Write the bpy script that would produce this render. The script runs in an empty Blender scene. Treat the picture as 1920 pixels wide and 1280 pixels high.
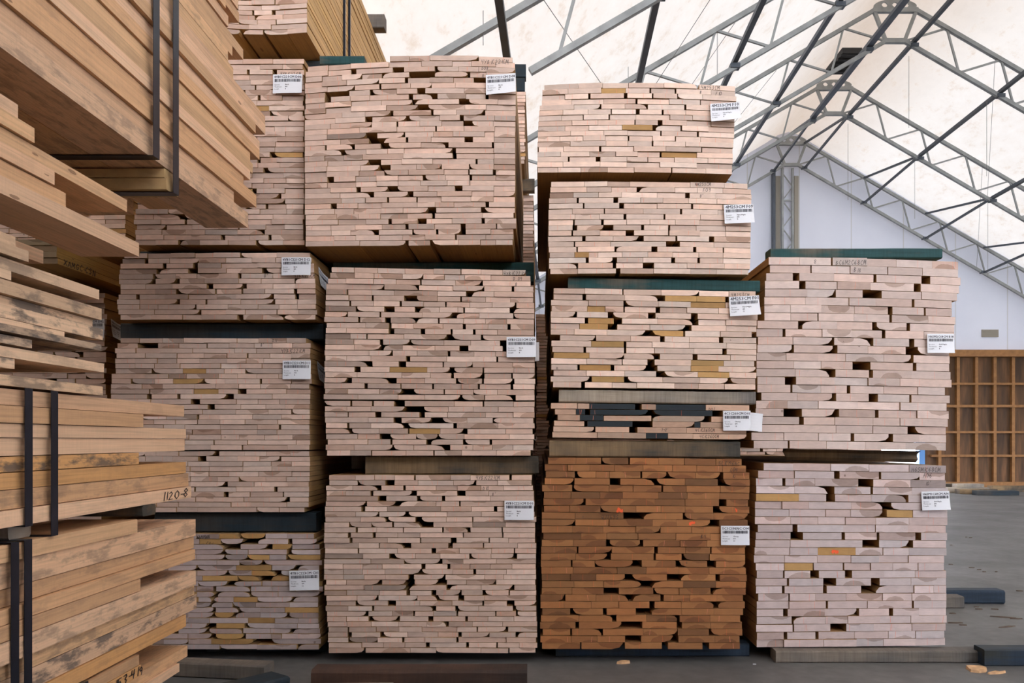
import bpy, math, random
from mathutils import Vector

S = bpy.context.scene
COL = S.collection
R = math.radians
F = 1500.0          # focal length in pixels of the 1920 wide frame
H = 1.13            # eye height
VX, VY = 1010.0, 825.0

# ---------------------------------------------------------------- camera
cam_d = bpy.data.cameras.new('camera')
cam_d.sensor_fit = 'HORIZONTAL'
cam_d.sensor_width = 36.0
cam_d.lens = F / 1920.0 * 36.0
cam_d.shift_x = (960.0 - VX) / 1920.0
cam_d.shift_y = (VY - 640.0) / 1920.0
cam_d.clip_start = 0.05
cam_d.clip_end = 300
cam = bpy.data.objects.new('camera', cam_d)
cam.location = (0, 0, H)
cam.rotation_euler = (R(90), 0, 0)
COL.objects.link(cam)
S.camera = cam

# ---------------------------------------------------------------- world, sun, exposure
S.view_settings.view_transform = 'Standard'
S.view_settings.look = 'None'
S.view_settings.gamma = 1.0
S.view_settings.use_curve_mapping = False
S.view_settings.exposure = 0.12

W = bpy.data.worlds.new('sky')
S.world = W
W.use_nodes = True
nt = W.node_tree
nt.nodes.clear()
wo = nt.nodes.new('ShaderNodeOutputWorld')
bg = nt.nodes.new('ShaderNodeBackground')
tc = nt.nodes.new('ShaderNodeTexCoord')
sp = nt.nodes.new('ShaderNodeSeparateXYZ')
rp = nt.nodes.new('ShaderNodeValToRGB')
rp.color_ramp.elements[0].position = 0.0
rp.color_ramp.elements[0].color = (0.80, 0.84, 0.95, 1)
rp.color_ramp.elements[1].position = 0.6
rp.color_ramp.elements[1].color = (0.80, 0.82, 0.88, 1)
nt.links.new(tc.outputs['Generated'], sp.inputs[0])
nt.links.new(sp.outputs['Z'], rp.inputs[0])
nt.links.new(rp.outputs[0], bg.inputs[0])
bg.inputs[1].default_value = 16.0
nt.links.new(bg.outputs[0], wo.inputs[0])

sun_d = bpy.data.lights.new('sun', 'SUN')
sun_d.energy = 2.6
sun_d.angle = R(1.0)
sun_d.color = (1.0, 0.93, 0.84)
sun = bpy.data.objects.new('sun', sun_d)
sun.rotation_euler = (R(-28), R(22), 0)     # high, from behind the far gable and the right
sun.location = (8, 14, 30)
COL.objects.link(sun)


def X(px, Y): return (px - VX) / F * Y
def Z(py, Y): return H + (VY - py) / F * Y


# ---------------------------------------------------------------- materials
def nodes(name):
    m = bpy.data.materials.new(name)
    m.use_nodes = True
    t = m.node_tree
    return m, t, t.nodes['Principled BSDF'], t.nodes, t.links


def ND(t, typ, **k):
    n = t.nodes.new(typ)
    for a, b in k.items():
        if a.startswith('i_'):
            n.inputs[int(a[2:])].default_value = b
        else:
            setattr(n, a, b)
    return n


def math_(t, op, a, b=None, c=None, clamp=False):
    n = t.nodes.new('ShaderNodeMath')
    n.operation = op
    n.use_clamp = clamp
    for i, v in enumerate((a, b, c)):
        if v is None: continue
        if isinstance(v, (int, float)): n.inputs[i].default_value = v
        else: t.links.new(v, n.inputs[i])
    return n.outputs[0]


def mix_(t, fac, a, b, mode='MIX'):
    n = t.nodes.new('ShaderNodeMix')
    n.data_type = 'RGBA'
    n.blend_type = mode
    for i, v in ((0, fac), (6, a), (7, b)):
        if isinstance(v, (int, float)): n.inputs[i].default_value = v
        elif isinstance(v, tuple): n.inputs[i].default_value = (v + (1,))[:4]
        else: t.links.new(v, n.inputs[i])
    return n.outputs[2]


def ramp_(t, fac, *stops):
    n = t.nodes.new('ShaderNodeValToRGB')
    e = n.color_ramp.elements
    while len(e) < len(stops): e.new(0.5)
    for k, (p, c) in zip(e, stops):
        k.position = p
        k.color = (c, c, c, 1) if isinstance(c, (int, float)) else (c + (1,))[:4]
    t.links.new(fac, n.inputs[0])
    return n.outputs[0]


def simple(name, col, rough=0.7, metal=0.0, noise=0.0, scale=8.0, bump=0.0):
    m, t, b, N, L = nodes(name)
    b.inputs['Roughness'].default_value = rough
    b.inputs['Metallic'].default_value = metal
    if noise:
        g = ND(t, 'ShaderNodeTexCoord')
        n = ND(t, 'ShaderNodeTexNoise')
        n.inputs['Scale'].default_value = scale
        n.inputs['Detail'].default_value = 6
        L.new(g.outputs['Object'], n.inputs['Vector'])
        v = ramp_(t, n.outputs[0], (0.3, 1 - noise), (0.7, 1 + noise * 0.5))
        c = mix_(t, 1.0, col, v, 'MULTIPLY')
        L.new(c, b.inputs['Base Color'])
        if bump:
            bp = ND(t, 'ShaderNodeBump')
            bp.inputs['Strength'].default_value = bump
            L.new(n.outputs[0], bp.inputs['Height'])
            L.new(bp.outputs[0], b.inputs['Normal'])
    else:
        b.inputs['Base Color'].default_value = col + (1,)
    return m


def mat_board_end():
    m, t, b, N, L = nodes('sawn_end_grain')
    b.inputs['Roughness'].default_value = 0.75
    ti = ND(t, 'ShaderNodeAttribute', attribute_name='tint')
    se = ND(t, 'ShaderNodeAttribute', attribute_name='seed')
    uv = ND(t, 'ShaderNodeUVMap', uv_map='uv')
    s = ND(t, 'ShaderNodeSeparateXYZ'); L.new(uv.outputs[0], s.inputs[0])
    q = ND(t, 'ShaderNodeSeparateColor'); L.new(se.outputs['Color'], q.inputs[0])
    off = ND(t, 'ShaderNodeVectorMath', operation='ADD')
    sc = ND(t, 'ShaderNodeVectorMath', operation='SCALE'); sc.inputs['Scale'].default_value = 37.0
    L.new(se.outputs['Vector'], sc.inputs[0])
    L.new(uv.outputs[0], off.inputs[0]); L.new(sc.outputs[0], off.inputs[1])
    # diagonal saw streaks
    mp = ND(t, 'ShaderNodeMapping')
    mp.inputs['Rotation'].default_value = (0, 0, R(28))
    mp.inputs['Scale'].default_value = (30, 260, 1)
    L.new(off.outputs[0], mp.inputs[0])
    n1 = ND(t, 'ShaderNodeTexNoise'); n1.inputs['Scale'].default_value = 1.0; n1.inputs['Detail'].default_value = 3
    L.new(mp.outputs[0], n1.inputs['Vector'])
    n2 = ND(t, 'ShaderNodeTexNoise'); n2.inputs['Scale'].default_value = 22; n2.inputs['Detail'].default_value = 3
    L.new(off.outputs[0], n2.inputs['Vector'])
    c = mix_(t, 1.0, ti.outputs['Color'], ramp_(t, n1.outputs[0], (0.3, 0.93), (0.7, 1.05)), 'MULTIPLY')
    c = mix_(t, 1.0, c, ramp_(t, n2.outputs[0], (0.3, 0.90), (0.72, 1.06)), 'MULTIPLY')
    # heartwood arc
    dx = math_(t, 'SUBTRACT', s.outputs['X'], math_(t, 'MULTIPLY_ADD', q.outputs[0], 0.12, -0.06))
    sgn = math_(t, 'MULTIPLY_ADD', math_(t, 'GREATER_THAN', q.outputs[2], 0.5), 2.0, -1.0)
    dy = math_(t, 'MULTIPLY_ADD', sgn, math_(t, 'MULTIPLY_ADD', q.outputs[1], 0.03, 0.016), s.outputs['Y'])
    d = math_(t, 'SQRT', math_(t, 'ADD', math_(t, 'MULTIPLY', math_(t, 'MULTIPLY', dx, dx), 0.33), math_(t, 'MULTIPLY', dy, dy)))
    d = math_(t, 'MULTIPLY_ADD', n2.outputs[0], 0.014, d)
    msk = math_(t, 'LESS_THAN', d, math_(t, 'MULTIPLY_ADD', q.outputs[0], 0.026, 0.026))
    has = math_(t, 'LESS_THAN', math_(t, 'FRACT', math_(t, 'MULTIPLY', q.outputs[1], 7.13)), ti.outputs['Alpha'])
    rings = math_(t, 'MULTIPLY_ADD', math_(t, 'SINE', math_(t, 'MULTIPLY', d, 1500.0)), 0.04, 0.98)
    c = mix_(t, math_(t, 'MULTIPLY', math_(t, 'MULTIPLY', msk, has), 0.9), c, mix_(t, 1.0, c, (0.66, 0.60, 0.55), 'MULTIPLY'))
    c = mix_(t, has, c, mix_(t, 1.0, c, rings, 'MULTIPLY'))
    # knots
    vo = ND(t, 'ShaderNodeTexVoronoi'); vo.inputs['Scale'].default_value = 5.0
    L.new(off.outputs[0], vo.inputs['Vector'])
    kd = math_(t, 'MULTIPLY_ADD', n1.outputs[0], 0.05, vo.outputs['Distance'])
    c = mix_(t, math_(t, 'MULTIPLY', math_(t, 'LESS_THAN', kd, 0.055), 0.6), c, (0.10, 0.055, 0.035))
    # thin orange marking lines
    ln = math_(t, 'ABSOLUTE', math_(t, 'SUBTRACT', math_(t, 'MULTIPLY_ADD', n1.outputs[0], 0.004, s.outputs['X']),
               math_(t, 'MULTIPLY_ADD', q.outputs[2], 0.1, -0.05)))
    lm = math_(t, 'MULTIPLY', math_(t, 'LESS_THAN', ln, 0.0009), math_(t, 'GREATER_THAN', math_(t, 'FRACT', math_(t, 'MULTIPLY', q.outputs[0], 5.7)), 0.62))
    c = mix_(t, math_(t, 'MULTIPLY', lm, 0.4), c, (0.95, 0.16, 0.04))
    L.new(c, b.inputs['Base Color'])
    bp = ND(t, 'ShaderNodeBump'); bp.inputs['Strength'].default_value = 0.15; bp.inputs['Distance'].default_value = 0.002
    L.new(n1.outputs[0], bp.inputs['Height']); L.new(bp.outputs[0], b.inputs['Normal'])
    return m


def mat_board_side():
    m, t, b, N, L = nodes('sawn_board_face')
    b.inputs['Roughness'].default_value = 0.7
    ti = ND(t, 'ShaderNodeAttribute', attribute_name='tint')
    se = ND(t, 'ShaderNodeAttribute', attribute_name='seed')
    uv = ND(t, 'ShaderNodeUVMap', uv_map='uv')
    off = ND(t, 'ShaderNodeVectorMath', operation='ADD')
    sc = ND(t, 'ShaderNodeVectorMath', operation='SCALE'); sc.inputs['Scale'].default_value = 23.0
    L.new(se.outputs['Vector'], sc.inputs[0])
    L.new(uv.outputs[0], off.inputs[0]); L.new(sc.outputs[0], off.inputs[1])
    # long grain (u runs along the board)
    mp = ND(t, 'ShaderNodeMapping'); mp.inputs['Scale'].default_value = (3.0, 150, 1)
    L.new(off.outputs[0], mp.inputs[0])
    n1 = ND(t, 'ShaderNodeTexNoise'); n1.inputs['Scale'].default_value = 1.0; n1.inputs['Detail'].default_value = 5; n1.inputs['Distortion'].default_value = 0.4
    L.new(mp.outputs[0], n1.inputs['Vector'])
    # cross saw marks
    mp2 = ND(t, 'ShaderNodeMapping'); mp2.inputs['Scale'].default_value = (260, 14, 1)
    L.new(off.outputs[0], mp2.inputs[0])
    n2 = ND(t, 'ShaderNodeTexNoise'); n2.inputs['Scale'].default_value = 1.0; n2.inputs['Detail'].default_value = 2
    L.new(mp2.outputs[0], n2.inputs['Vector'])
    mp3 = ND(t, 'ShaderNodeMapping'); mp3.inputs['Scale'].default_value = (9, 26, 1)
    L.new(off.outputs[0], mp3.inputs[0])
    n3 = ND(t, 'ShaderNodeTexNoise'); n3.inputs['Scale'].default_value = 1.0; n3.inputs['Detail'].default_value = 6; n3.inputs['Roughness'].default_value = 0.65
    L.new(mp3.outputs[0], n3.inputs['Vector'])
    c = mix_(t, 1.0, ti.outputs['Color'], ramp_(t, n1.outputs[0], (0.28, 0.80), (0.5, 1.0), (0.75, 1.12)), 'MULTIPLY')
    c = mix_(t, 1.0, c, ramp_(t, n2.outputs[0], (0.3, 0.965), (0.7, 1.025)), 'MULTIPLY')
    st = ramp_(t, n3.outputs[0], (0.48, 0.0), (0.60, 1.0))
    c = mix_(t, math_(t, 'MULTIPLY', math_(t, 'MULTIPLY', st, ti.outputs['Alpha']), 0.85), c, (0.075, 0.065, 0.06))
    mp4 = ND(t, 'ShaderNodeMapping'); mp4.inputs['Scale'].default_value = (2.2, 9, 1)
    L.new(off.outputs[0], mp4.inputs[0])
    vo = ND(t, 'ShaderNodeTexVoronoi'); vo.inputs['Scale'].default_value = 1.0
    L.new(mp4.outputs[0], vo.inputs['Vector'])
    kd = math_(t, 'MULTIPLY_ADD', n3.outputs[0], 0.1, vo.outputs['Distance'])
    c = mix_(t, math_(t, 'MULTIPLY', math_(t, 'LESS_THAN', kd, 0.10), 0.7), c, (0.16, 0.075, 0.035))
    L.new(c, b.inputs['Base Color'])
    bp = ND(t, 'ShaderNodeBump'); bp.inputs['Strength'].default_value = 0.35; bp.inputs['Distance'].default_value = 0.002
    L.new(n1.outputs[0], bp.inputs['Height']); L.new(bp.outputs[0], b.inputs['Normal'])
    return m


def mat_timber(name, base, paint, lo, hi, rough=0.8):
    """rough sawn bearer timber: bare wood BASE with worn paint or stain PAINT over part of it"""
    m, t, b, N, L = nodes(name)
    b.inputs['Roughness'].default_value = rough
    g = ND(t, 'ShaderNodeTexCoord')
    mp = ND(t, 'ShaderNodeMapping'); mp.inputs['Scale'].default_value = (4, 30, 60)
    L.new(g.outputs['Object'], mp.inputs[0])
    n1 = ND(t, 'ShaderNodeTexNoise'); n1.inputs['Scale'].default_value = 1.0; n1.inputs['Detail'].default_value = 6
    L.new(mp.outputs[0], n1.inputs['Vector'])
    n2 = ND(t, 'ShaderNodeTexNoise'); n2.inputs['Scale'].default_value = 3.0; n2.inputs['Detail'].default_value = 5
    L.new(g.outputs['Object'], n2.inputs['Vector'])
    mp3 = ND(t, 'ShaderNodeMapping'); mp3.inputs['Scale'].default_value = (120, 8, 8)
    L.new(g.outputs['Object'], mp3.inputs[0])
    n3 = ND(t, 'ShaderNodeTexNoise'); n3.inputs['Scale'].default_value = 1.0
    L.new(mp3.outputs[0], n3.inputs['Vector'])
    f = math_(t, 'ADD', math_(t, 'MULTIPLY', n1.outputs[0], 0.25), math_(t, 'MULTIPLY', n2.outputs[0], 0.75))
    c = mix_(t, ramp_(t, f, (lo, 0.0), (hi, 1.0)), base, paint)
    c = mix_(t, 1.0, c, ramp_(t, n1.outputs[0], (0.3, 0.72), (0.7, 1.2)), 'MULTIPLY')
    c = mix_(t, 1.0, c, ramp_(t, n3.outputs[0], (0.3, 0.85), (0.7, 1.12)), 'MULTIPLY')
    L.new(c, b.inputs['Base Color'])
    bp = ND(t, 'ShaderNodeBump'); bp.inputs['Strength'].default_value = 0.5; bp.inputs['Distance'].default_value = 0.004
    L.new(n1.outputs[0], bp.inputs['Height']); L.new(bp.outputs[0], b.inputs['Normal'])
    return m


def mat_fabric():
    m = bpy.data.materials.new('roof_fabric')
    m.use_nodes = True
    t = m.node_tree; L = t.links
    t.nodes.clear()
    o = ND(t, 'ShaderNodeOutputMaterial')
    g = ND(t, 'ShaderNodeTexCoord')
    n = ND(t, 'ShaderNodeTexNoise'); n.inputs['Scale'].default_value = 3.2; n.inputs['Detail'].default_value = 8; n.inputs['Roughness'].default_value = 0.7
    mp = ND(t, 'ShaderNodeMapping'); mp.inputs['Scale'].default_value = (1.5, 0.8, 1.5)
    L.new(g.outputs['Object'], mp.inputs[0]); L.new(mp.outputs[0], n.inputs['Vector'])
    c = ramp_(t, n.outputs[0], (0.30, (0.70, 0.60, 0.50)), (0.45, (0.80, 0.75, 0.69)), (0.7, (0.83, 0.795, 0.745)))
    # dirty band along the ridge
    s = ND(t, 'ShaderNodeSeparateXYZ'); L.new(g.outputs['Object'], s.inputs[0])
    hz = math_(t, 'MULTIPLY_ADD', n.outputs[0], 0.9, s.outputs['Z'])
    c = mix_(t, ramp_(t, math_(t, 'MULTIPLY_ADD', hz, 1.0, -7.8, True), (0.1, 0.0), (1.0, 0.7)), c, (0.50, 0.38, 0.28))
    d = ND(t, 'ShaderNodeBsdfDiffuse'); L.new(c, d.inputs[0])
    tr = ND(t, 'ShaderNodeBsdfTranslucent'); L.new(c, tr.inputs[0])
    mx = ND(t, 'ShaderNodeMixShader'); mx.inputs[0].default_value = 0.066
    L.new(d.outputs[0], mx.inputs[1]); L.new(tr.outputs[0], mx.inputs[2])
    L.new(mx.outputs[0], o.inputs[0])
    return m


def mat_concrete():
    m, t, b, N, L = nodes('concrete')
    g = ND(t, 'ShaderNodeTexCoord')
    n = ND(t, 'ShaderNodeTexNoise'); n.inputs['Scale'].default_value = 0.9; n.inputs['Detail'].default_value = 9; n.inputs['Roughness'].default_value = 0.65
    n2 = ND(t, 'ShaderNodeTexNoise'); n2.inputs['Scale'].default_value = 14; n2.inputs['Detail'].default_value = 6
    L.new(g.outputs['Object'], n.inputs['Vector']); L.new(g.outputs['Object'], n2.inputs['Vector'])
    c = ramp_(t, n.outputs[0], (0.3, (0.085, 0.084, 0.082)), (0.7, (0.155, 0.153, 0.149)))
    c = mix_(t, 1.0, c, ramp_(t, n2.outputs[0], (0.3, 0.82), (0.7, 1.12)), 'MULTIPLY')
    L.new(c, b.inputs['Base Color'])
    L.new(ramp_(t, n.outputs[0], (0.3, 0.62), (0.7, 0.45)), b.inputs['Roughness'])
    bp = ND(t, 'ShaderNodeBump'); bp.inputs['Strength'].default_value = 0.15
    L.new(n2.outputs[0], bp.inputs['Height']); L.new(bp.outputs[0], b.inputs['Normal'])
    return m


def mat_plywood():
    m, t, b, N, L = nodes('plywood_sheathing')
    b.inputs['Roughness'].default_value = 0.7
    g = ND(t, 'ShaderNodeTexCoord')
    mp = ND(t, 'ShaderNodeMapping'); mp.inputs['Scale'].default_value = (9, 9, 1.2)
    L.new(g.outputs['Object'], mp.inputs[0])
    n = ND(t, 'ShaderNodeTexNoise'); n.inputs['Scale'].default_value = 1.0; n.inputs['Detail'].default_value = 5
    L.new(mp.outputs[0], n.inputs['Vector'])
    L.new(ramp_(t, n.outputs[0], (0.3, (0.06, 0.028, 0.011)), (0.5, (0.11, 0.052, 0.018)), (0.75, (0.22, 0.10, 0.038))), b.inputs['Base Color'])
    return m


def mat_gable():
    m, t, b, N, L = nodes('white_metal_siding')
    b.inputs['Roughness'].default_value = 0.55
    g = ND(t, 'ShaderNodeTexCoord')
    s = ND(t, 'ShaderNodeSeparateXYZ'); L.new(g.outputs['Object'], s.inputs[0])
    seam = math_(t, 'LESS_THAN', math_(t, 'FRACT', math_(t, 'MULTIPLY', s.outputs['X'], 0.82)), 0.02)
    n = ND(t, 'ShaderNodeTexNoise'); n.inputs['Scale'].default_value = 0.8; n.inputs['Detail'].default_value = 6
    L.new(g.outputs['Object'], n.inputs['Vector'])
    c = ramp_(t, n.outputs[0], (0.3, (0.70, 0.735, 0.84)), (0.7, (0.77, 0.805, 0.90)))
    c = mix_(t, math_(t, 'MULTIPLY', seam, 0.4), c, (0.42, 0.40, 0.33))
    L.new(c, b.inputs['Base Color'])
    return m


M = {}
M['end'] = mat_board_end()
M['side'] = mat_board_side()
M['fabric'] = mat_fabric()
M['concrete'] = mat_concrete()
M['ply'] = mat_plywood()
M['gable'] = mat_gable()
M['steel'] = simple('galvanised_steel', (0.30, 0.315, 0.31), 0.5, 0.3, 0.25, 6)
M['steel_dark'] = simple('dark_steel', (0.085, 0.10, 0.12), 0.5, 0.4, 0.2, 6)
M['cable'] = simple('steel_cable', (0.16, 0.155, 0.15), 0.5, 0.6)
M['stud'] = simple('pine_stud', (0.33, 0.155, 0.05), 0.7, 0, 0.25, 12)
M['paper'] = simple('white_label_paper', (0.80, 0.82, 0.86), 0.5)
M['ink'] = simple('black_print', (0.012, 0.014, 0.03), 0.6)
M['marker'] = simple('black_marker', (0.03, 0.022, 0.02), 0.6)
M['strap'] = simple('blue_black_steel_strap', (0.018, 0.024, 0.04), 0.32, 0.6, 0.2, 30)
M['orange'] = simple('orange_marking_paint', (0.95, 0.13, 0.03), 0.6)
M['crayon'] = simple('orange_crayon', (0.80, 0.27, 0.16), 0.7)
M['green'] = mat_timber('worn_green_timber', (0.16, 0.13, 0.095), (0.012, 0.06, 0.062), 0.36, 0.50)
M['black'] = mat_timber('dark_stained_timber', (0.045, 0.042, 0.038), (0.010, 0.022, 0.032), 0.40, 0.56)
M['brown'] = mat_timber('weathered_brown_timber', (0.26, 0.17, 0.085), (0.052, 0.045, 0.035), 0.42, 0.60)
M['grey'] = mat_timber('weathered_grey_timber', (0.42, 0.35, 0.27), (0.17, 0.155, 0.14), 0.42, 0.66)
M['navy'] = mat_timber('dark_blue_timber', (0.03, 0.035, 0.03), (0.010, 0.024, 0.045), 0.36, 0.5)
M['greyd'] = mat_timber('dusty_grey_timber', (0.20, 0.165, 0.13), (0.085, 0.08, 0.075), 0.42, 0.62)
M['red'] = mat_timber('red_brown_timber', (0.075, 0.036, 0.022), (0.03, 0.018, 0.014), 0.42, 0.6)
M['chip'] = simple('fresh_wood_chip', (0.62, 0.38, 0.20), 0.8, 0, 0.3, 30)
M['chipd'] = simple('dark_wood_chip', (0.10, 0.07, 0.05), 0.8, 0, 0.3, 30)
M['blue'] = simple('blue_door_paint', (0.10, 0.28, 0.62), 0.4)
M['vent'] = simple('dusty_vent', (0.36, 0.33, 0.27), 0.7)
M['dark'] = simple('dark_opening_lining', (0.03, 0.03, 0.03), 0.8)


# ---------------------------------------------------------------- mesh helpers
class MB:
    def __init__(s):
        s.v = []; s.f = []; s.mi = []; s.t = []; s.s = []; s.uv = []

    def face(s, idx, mi=0, tint=(1, 1, 1, 0), seed=(0, 0, 0), uv=None):
        s.f.append(idx); s.mi.append(mi); s.t.append(tint); s.s.append(seed)
        s.uv.extend(uv if uv else [(0.0, 0.0)] * len(idx))

    def box(s, a, b, **k):
        (x0, y0, z0), (x1, y1, z1) = a, b
        n = len(s.v)
        s.v += [(x0, y0, z0), (x1, y0, z0), (x1, y1, z0), (x0, y1, z0), (x0, y0, z1), (x1, y0, z1), (x1, y1, z1), (x0, y1, z1)]
        for q in ((0, 3, 2, 1), (4, 5, 6, 7), (0, 1, 5, 4), (1, 2, 6, 5), (2, 3, 7, 6), (3, 0, 4, 7)):
            s.face([n + i for i in q], **k)

    def bar(s, p, q, w, h=None, up=(0, 0, 1), **k):
        """rectangular bar from p to q"""
        p, q = Vector(p), Vector(q)
        h = h or w
        d = (q - p).normalized()
        u = Vector(up)
        if abs(d.dot(u)) > 0.97: u = Vector((0, 1, 0)) if abs(d.y) < 0.9 else Vector((1, 0, 0))
        r = d.cross(u).normalized(); u = r.cross(d).normalized()
        n = len(s.v)
        for c in (p, q):
            for a, b in ((-1, -1), (1, -1), (1, 1), (-1, 1)):
                s.v.append(tuple(c + r * (a * w / 2) + u * (b * h / 2)))
        for f in ((0, 1, 2, 3), (7, 6, 5, 4), (0, 4, 5, 1), (1, 5, 6, 2), (2, 6, 7, 3), (3, 7, 4, 0)):
            s.face([n + i for i in f], **k)

    def tube(s, pts, r, n=6):
        pts = [Vector(p) for p in pts]
        base = len(s.v)
        for i, p in enumerate(pts):
            d = (pts[min(i + 1, len(pts) - 1)] - pts[max(i - 1, 0)]).normalized()
            u = Vector((0, 0, 1)) if abs(d.z) < 0.9 else Vector((0, 1, 0))
            a = d.cross(u).normalized(); b = a.cross(d)
            for k in range(n):
                th = 2 * math.pi * k / n
                s.v.append(tuple(p + a * (r * math.cos(th)) + b * (r * math.sin(th))))
        for i in range(len(pts) - 1):
            for k in range(n):
                a0 = base + i * n + k; a1 = base + i * n + (k + 1) % n
                s.face([a0, a0 + n, a1 + n, a1])
        s.face([base + k for k in range(n)])
        s.face([base + (len(pts) - 1) * n + k for k in reversed(range(n))])

    def build(s, name, mats, parent=None, off=(0, 0, 0)):
        me = bpy.data.meshes.new(name)
        me.from_pydata([(x - off[0], y - off[1], z - off[2]) for x, y, z in s.v], [], s.f)
        for m in (mats if isinstance(mats, (list, tuple)) else [mats]):
            me.materials.append(m)
        me.polygons.foreach_set('material_index', s.mi)
        a = me.attributes.new('tint', 'FLOAT_COLOR', 'FACE')
        a.data.foreach_set('color', [c for t in s.t for c in (tuple(t) + (0,))[:4]])
        a = me.attributes.new('seed', 'FLOAT_COLOR', 'FACE')
        a.data.foreach_set('color', [c for t in s.s for c in (t[0], t[1], t[2], 1.0)])
        u = me.uv_layers.new(name='uv')
        u.data.foreach_set('uv', [c for t in s.uv for c in t])
        me.update()
        o = bpy.data.objects.new(name, me)
        COL.objects.link(o)
        if parent: o.parent = parent
        return o


def tag(o, label=None, cat=None, group=None, kind=None):
    for k, v in (('label', label), ('category', cat), ('group', group), ('kind', kind)):
        if v: o[k] = v
    return o


def empty(name, loc):
    o = bpy.data.objects.new(name, None)
    o.empty_display_size = 0.1
    o.location = loc
    COL.objects.link(o)
    return o


def board(m, x0, x1, z0, z1, y0, y1, tint, stint, seed, wane='', roll=0.0, wn=0.6):
    """one board running along Y; front end at y0"""
    w, h = x1 - x0, z1 - z0
    if ('a' in wane and 'd' in wane) or ('b' in wane and 'c' in wane): wn = min(wn, .42)
    zc, xc = (z0 + z1) / 2, (x0 + x1) / 2
    cw = min(w * 0.3, h * (0.8 + wn)); ch = h * wn

    def corner(cx, cz, sx, sz):       # chamfered (waney) corner, listed anticlockwise
        a = (cx, cz + sz * ch); b = (cx + sx * cw * 0.30, cz + sz * ch * 0.32); c = (cx + sx * cw, cz)
        return [a, b, c]
    P = []
    P += corner(x0, z0, 1, 1) if 'a' in wane else [(x0, z0)]
    P += list(reversed(corner(x1, z0, -1, 1))) if 'b' in wane else [(x1, z0)]
    P += corner(x1, z1, -1, -1) if 'c' in wane else [(x1, z1)]
    P += list(reversed(corner(x0, z1, 1, -1))) if 'd' in wane else [(x0, z1)]
    P = [(x, z + roll * (x - xc) / max(w, 1e-4)) for x, z in P]
    n = len(m.v); k = len(P)
    m.v += [(x, y0, z) for x, z in P] + [(x, y1, z) for x, z in P]
    uv = [(x - xc, z - zc) for x, z in P]
    m.face(list(range(n, n + k)), 0, tint, seed, uv)
    m.face(list(range(n + 2 * k - 1, n + k - 1, -1)), 0, tint, seed, uv[::-1])
    acc = 0.0
    for i in range(k):
        j = (i + 1) % k
        ln = math.hypot(P[j][0] - P[i][0], P[j][1] - P[i][1])
        m.face([n + i, n + k + i, n + k + j, n + j], 1, stint, seed, [(y0, acc), (y1, acc), (y1, acc + ln), (y0, acc + ln)])
        acc += ln


# ---------------------------------------------------------------- lettering
_tc = {}


def text_mesh(txt, size):
    """triangulated outline of printed text, left aligned at 0,0"""
    if txt not in _tc:
        c = bpy.data.curves.new('t', 'FONT'); c.body = txt; c.size = 1.0; c.resolution_u = 1
        o = bpy.data.objects.new('t', c); COL.objects.link(o)
        dg = bpy.context.evaluated_depsgraph_get()
        me = bpy.data.meshes.new_from_object(o.evaluated_get(dg))
        _tc[txt] = ([tuple(v.co) for v in me.vertices], [list(p.vertices) for p in me.polygons])
        bpy.data.objects.remove(o); bpy.data.curves.remove(c); bpy.data.meshes.remove(me)
    v, f = _tc[txt]
    return [(x * size, y * size) for x, y, z in v], f


HW = {'0': [[(.5, 1), (.1, .7), (.1, .3), (.5, 0), (.9, .3), (.9, .7), (.5, 1)]], '1': [[(.5, 1), (.45, 0)]],
      '2': [[(.1, .8), (.5, 1), (.8, .75), (.1, 0), (.95, .05)]], '3': [[(.1, .9), (.6, 1), (.8, .75), (.4, .52), (.85, .3), (.5, 0), (.1, .1)]],
      '4': [[(.1, 1), (.1, .5), (.8, .5)], [(.7, 1), (.65, 0)]], '5': [[(.9, 1), (.2, 1), (.15, .55), (.7, .6), (.85, .25), (.4, 0), (.1, .1)]],
      '6': [[(.7, 1), (.2, .6), (.1, .2), (.5, 0), (.85, .25), (.5, .5), (.15, .3)]], '7': [[(.1, 1), (.9, 1), (.4, 0)]],
      '8': [[(.5, .5), (.15, .75), (.5, 1), (.85, .75), (.5, .5), (.1, .25), (.5, 0), (.9, .25), (.5, .5)]],
      '9': [[(.85, .6), (.4, .5), (.15, .8), (.5, 1), (.85, .75), (.75, 0)]],
      'A': [[(0, 0), (.5, 1), (1, 0)], [(.2, .4), (.8, .4)]], 'B': [[(.1, 0), (.15, 1), (.7, .85), (.15, .52), (.85, .3), (.1, 0)]],
      'C': [[(.9, .85), (.5, 1), (.1, .5), (.5, 0), (.9, .15)]], 'D': [[(.1, 0), (.12, 1), (.8, .7), (.8, .3), (.1, 0)]],
      'F': [[(.9, 1), (.15, .95), (.1, 0)], [(.12, .5), (.7, .55)]], 'G': [[(.9, .85), (.5, 1), (.1, .5), (.5, 0), (.9, .2), (.9, .45), (.5, .45)]],
      'H': [[(.1, 1), (.1, 0)], [(.9, 1), (.9, 0)], [(.1, .5), (.9, .5)]], 'M': [[(0, 0), (.1, 1), (.5, .3), (.85, 1), (1, 0)]],
      'N': [[(.1, 0), (.1, 1), (.85, 0), (.9, 1)]], 'S': [[(.9, .9), (.4, 1), (.15, .7), (.8, .35), (.5, 0), (.05, .1)]],
      'X': [[(0, 0), (1, 1)], [(0, 1), (1, 0)]], 'Y': [[(0, 1), (.45, .5)], [(.95, 1), (.2, 0)]], '-': [[(.1, .5), (.9, .5)]],
      "'": [[(.3, 1.1), (.25, .8)]], ' ': []}


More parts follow.
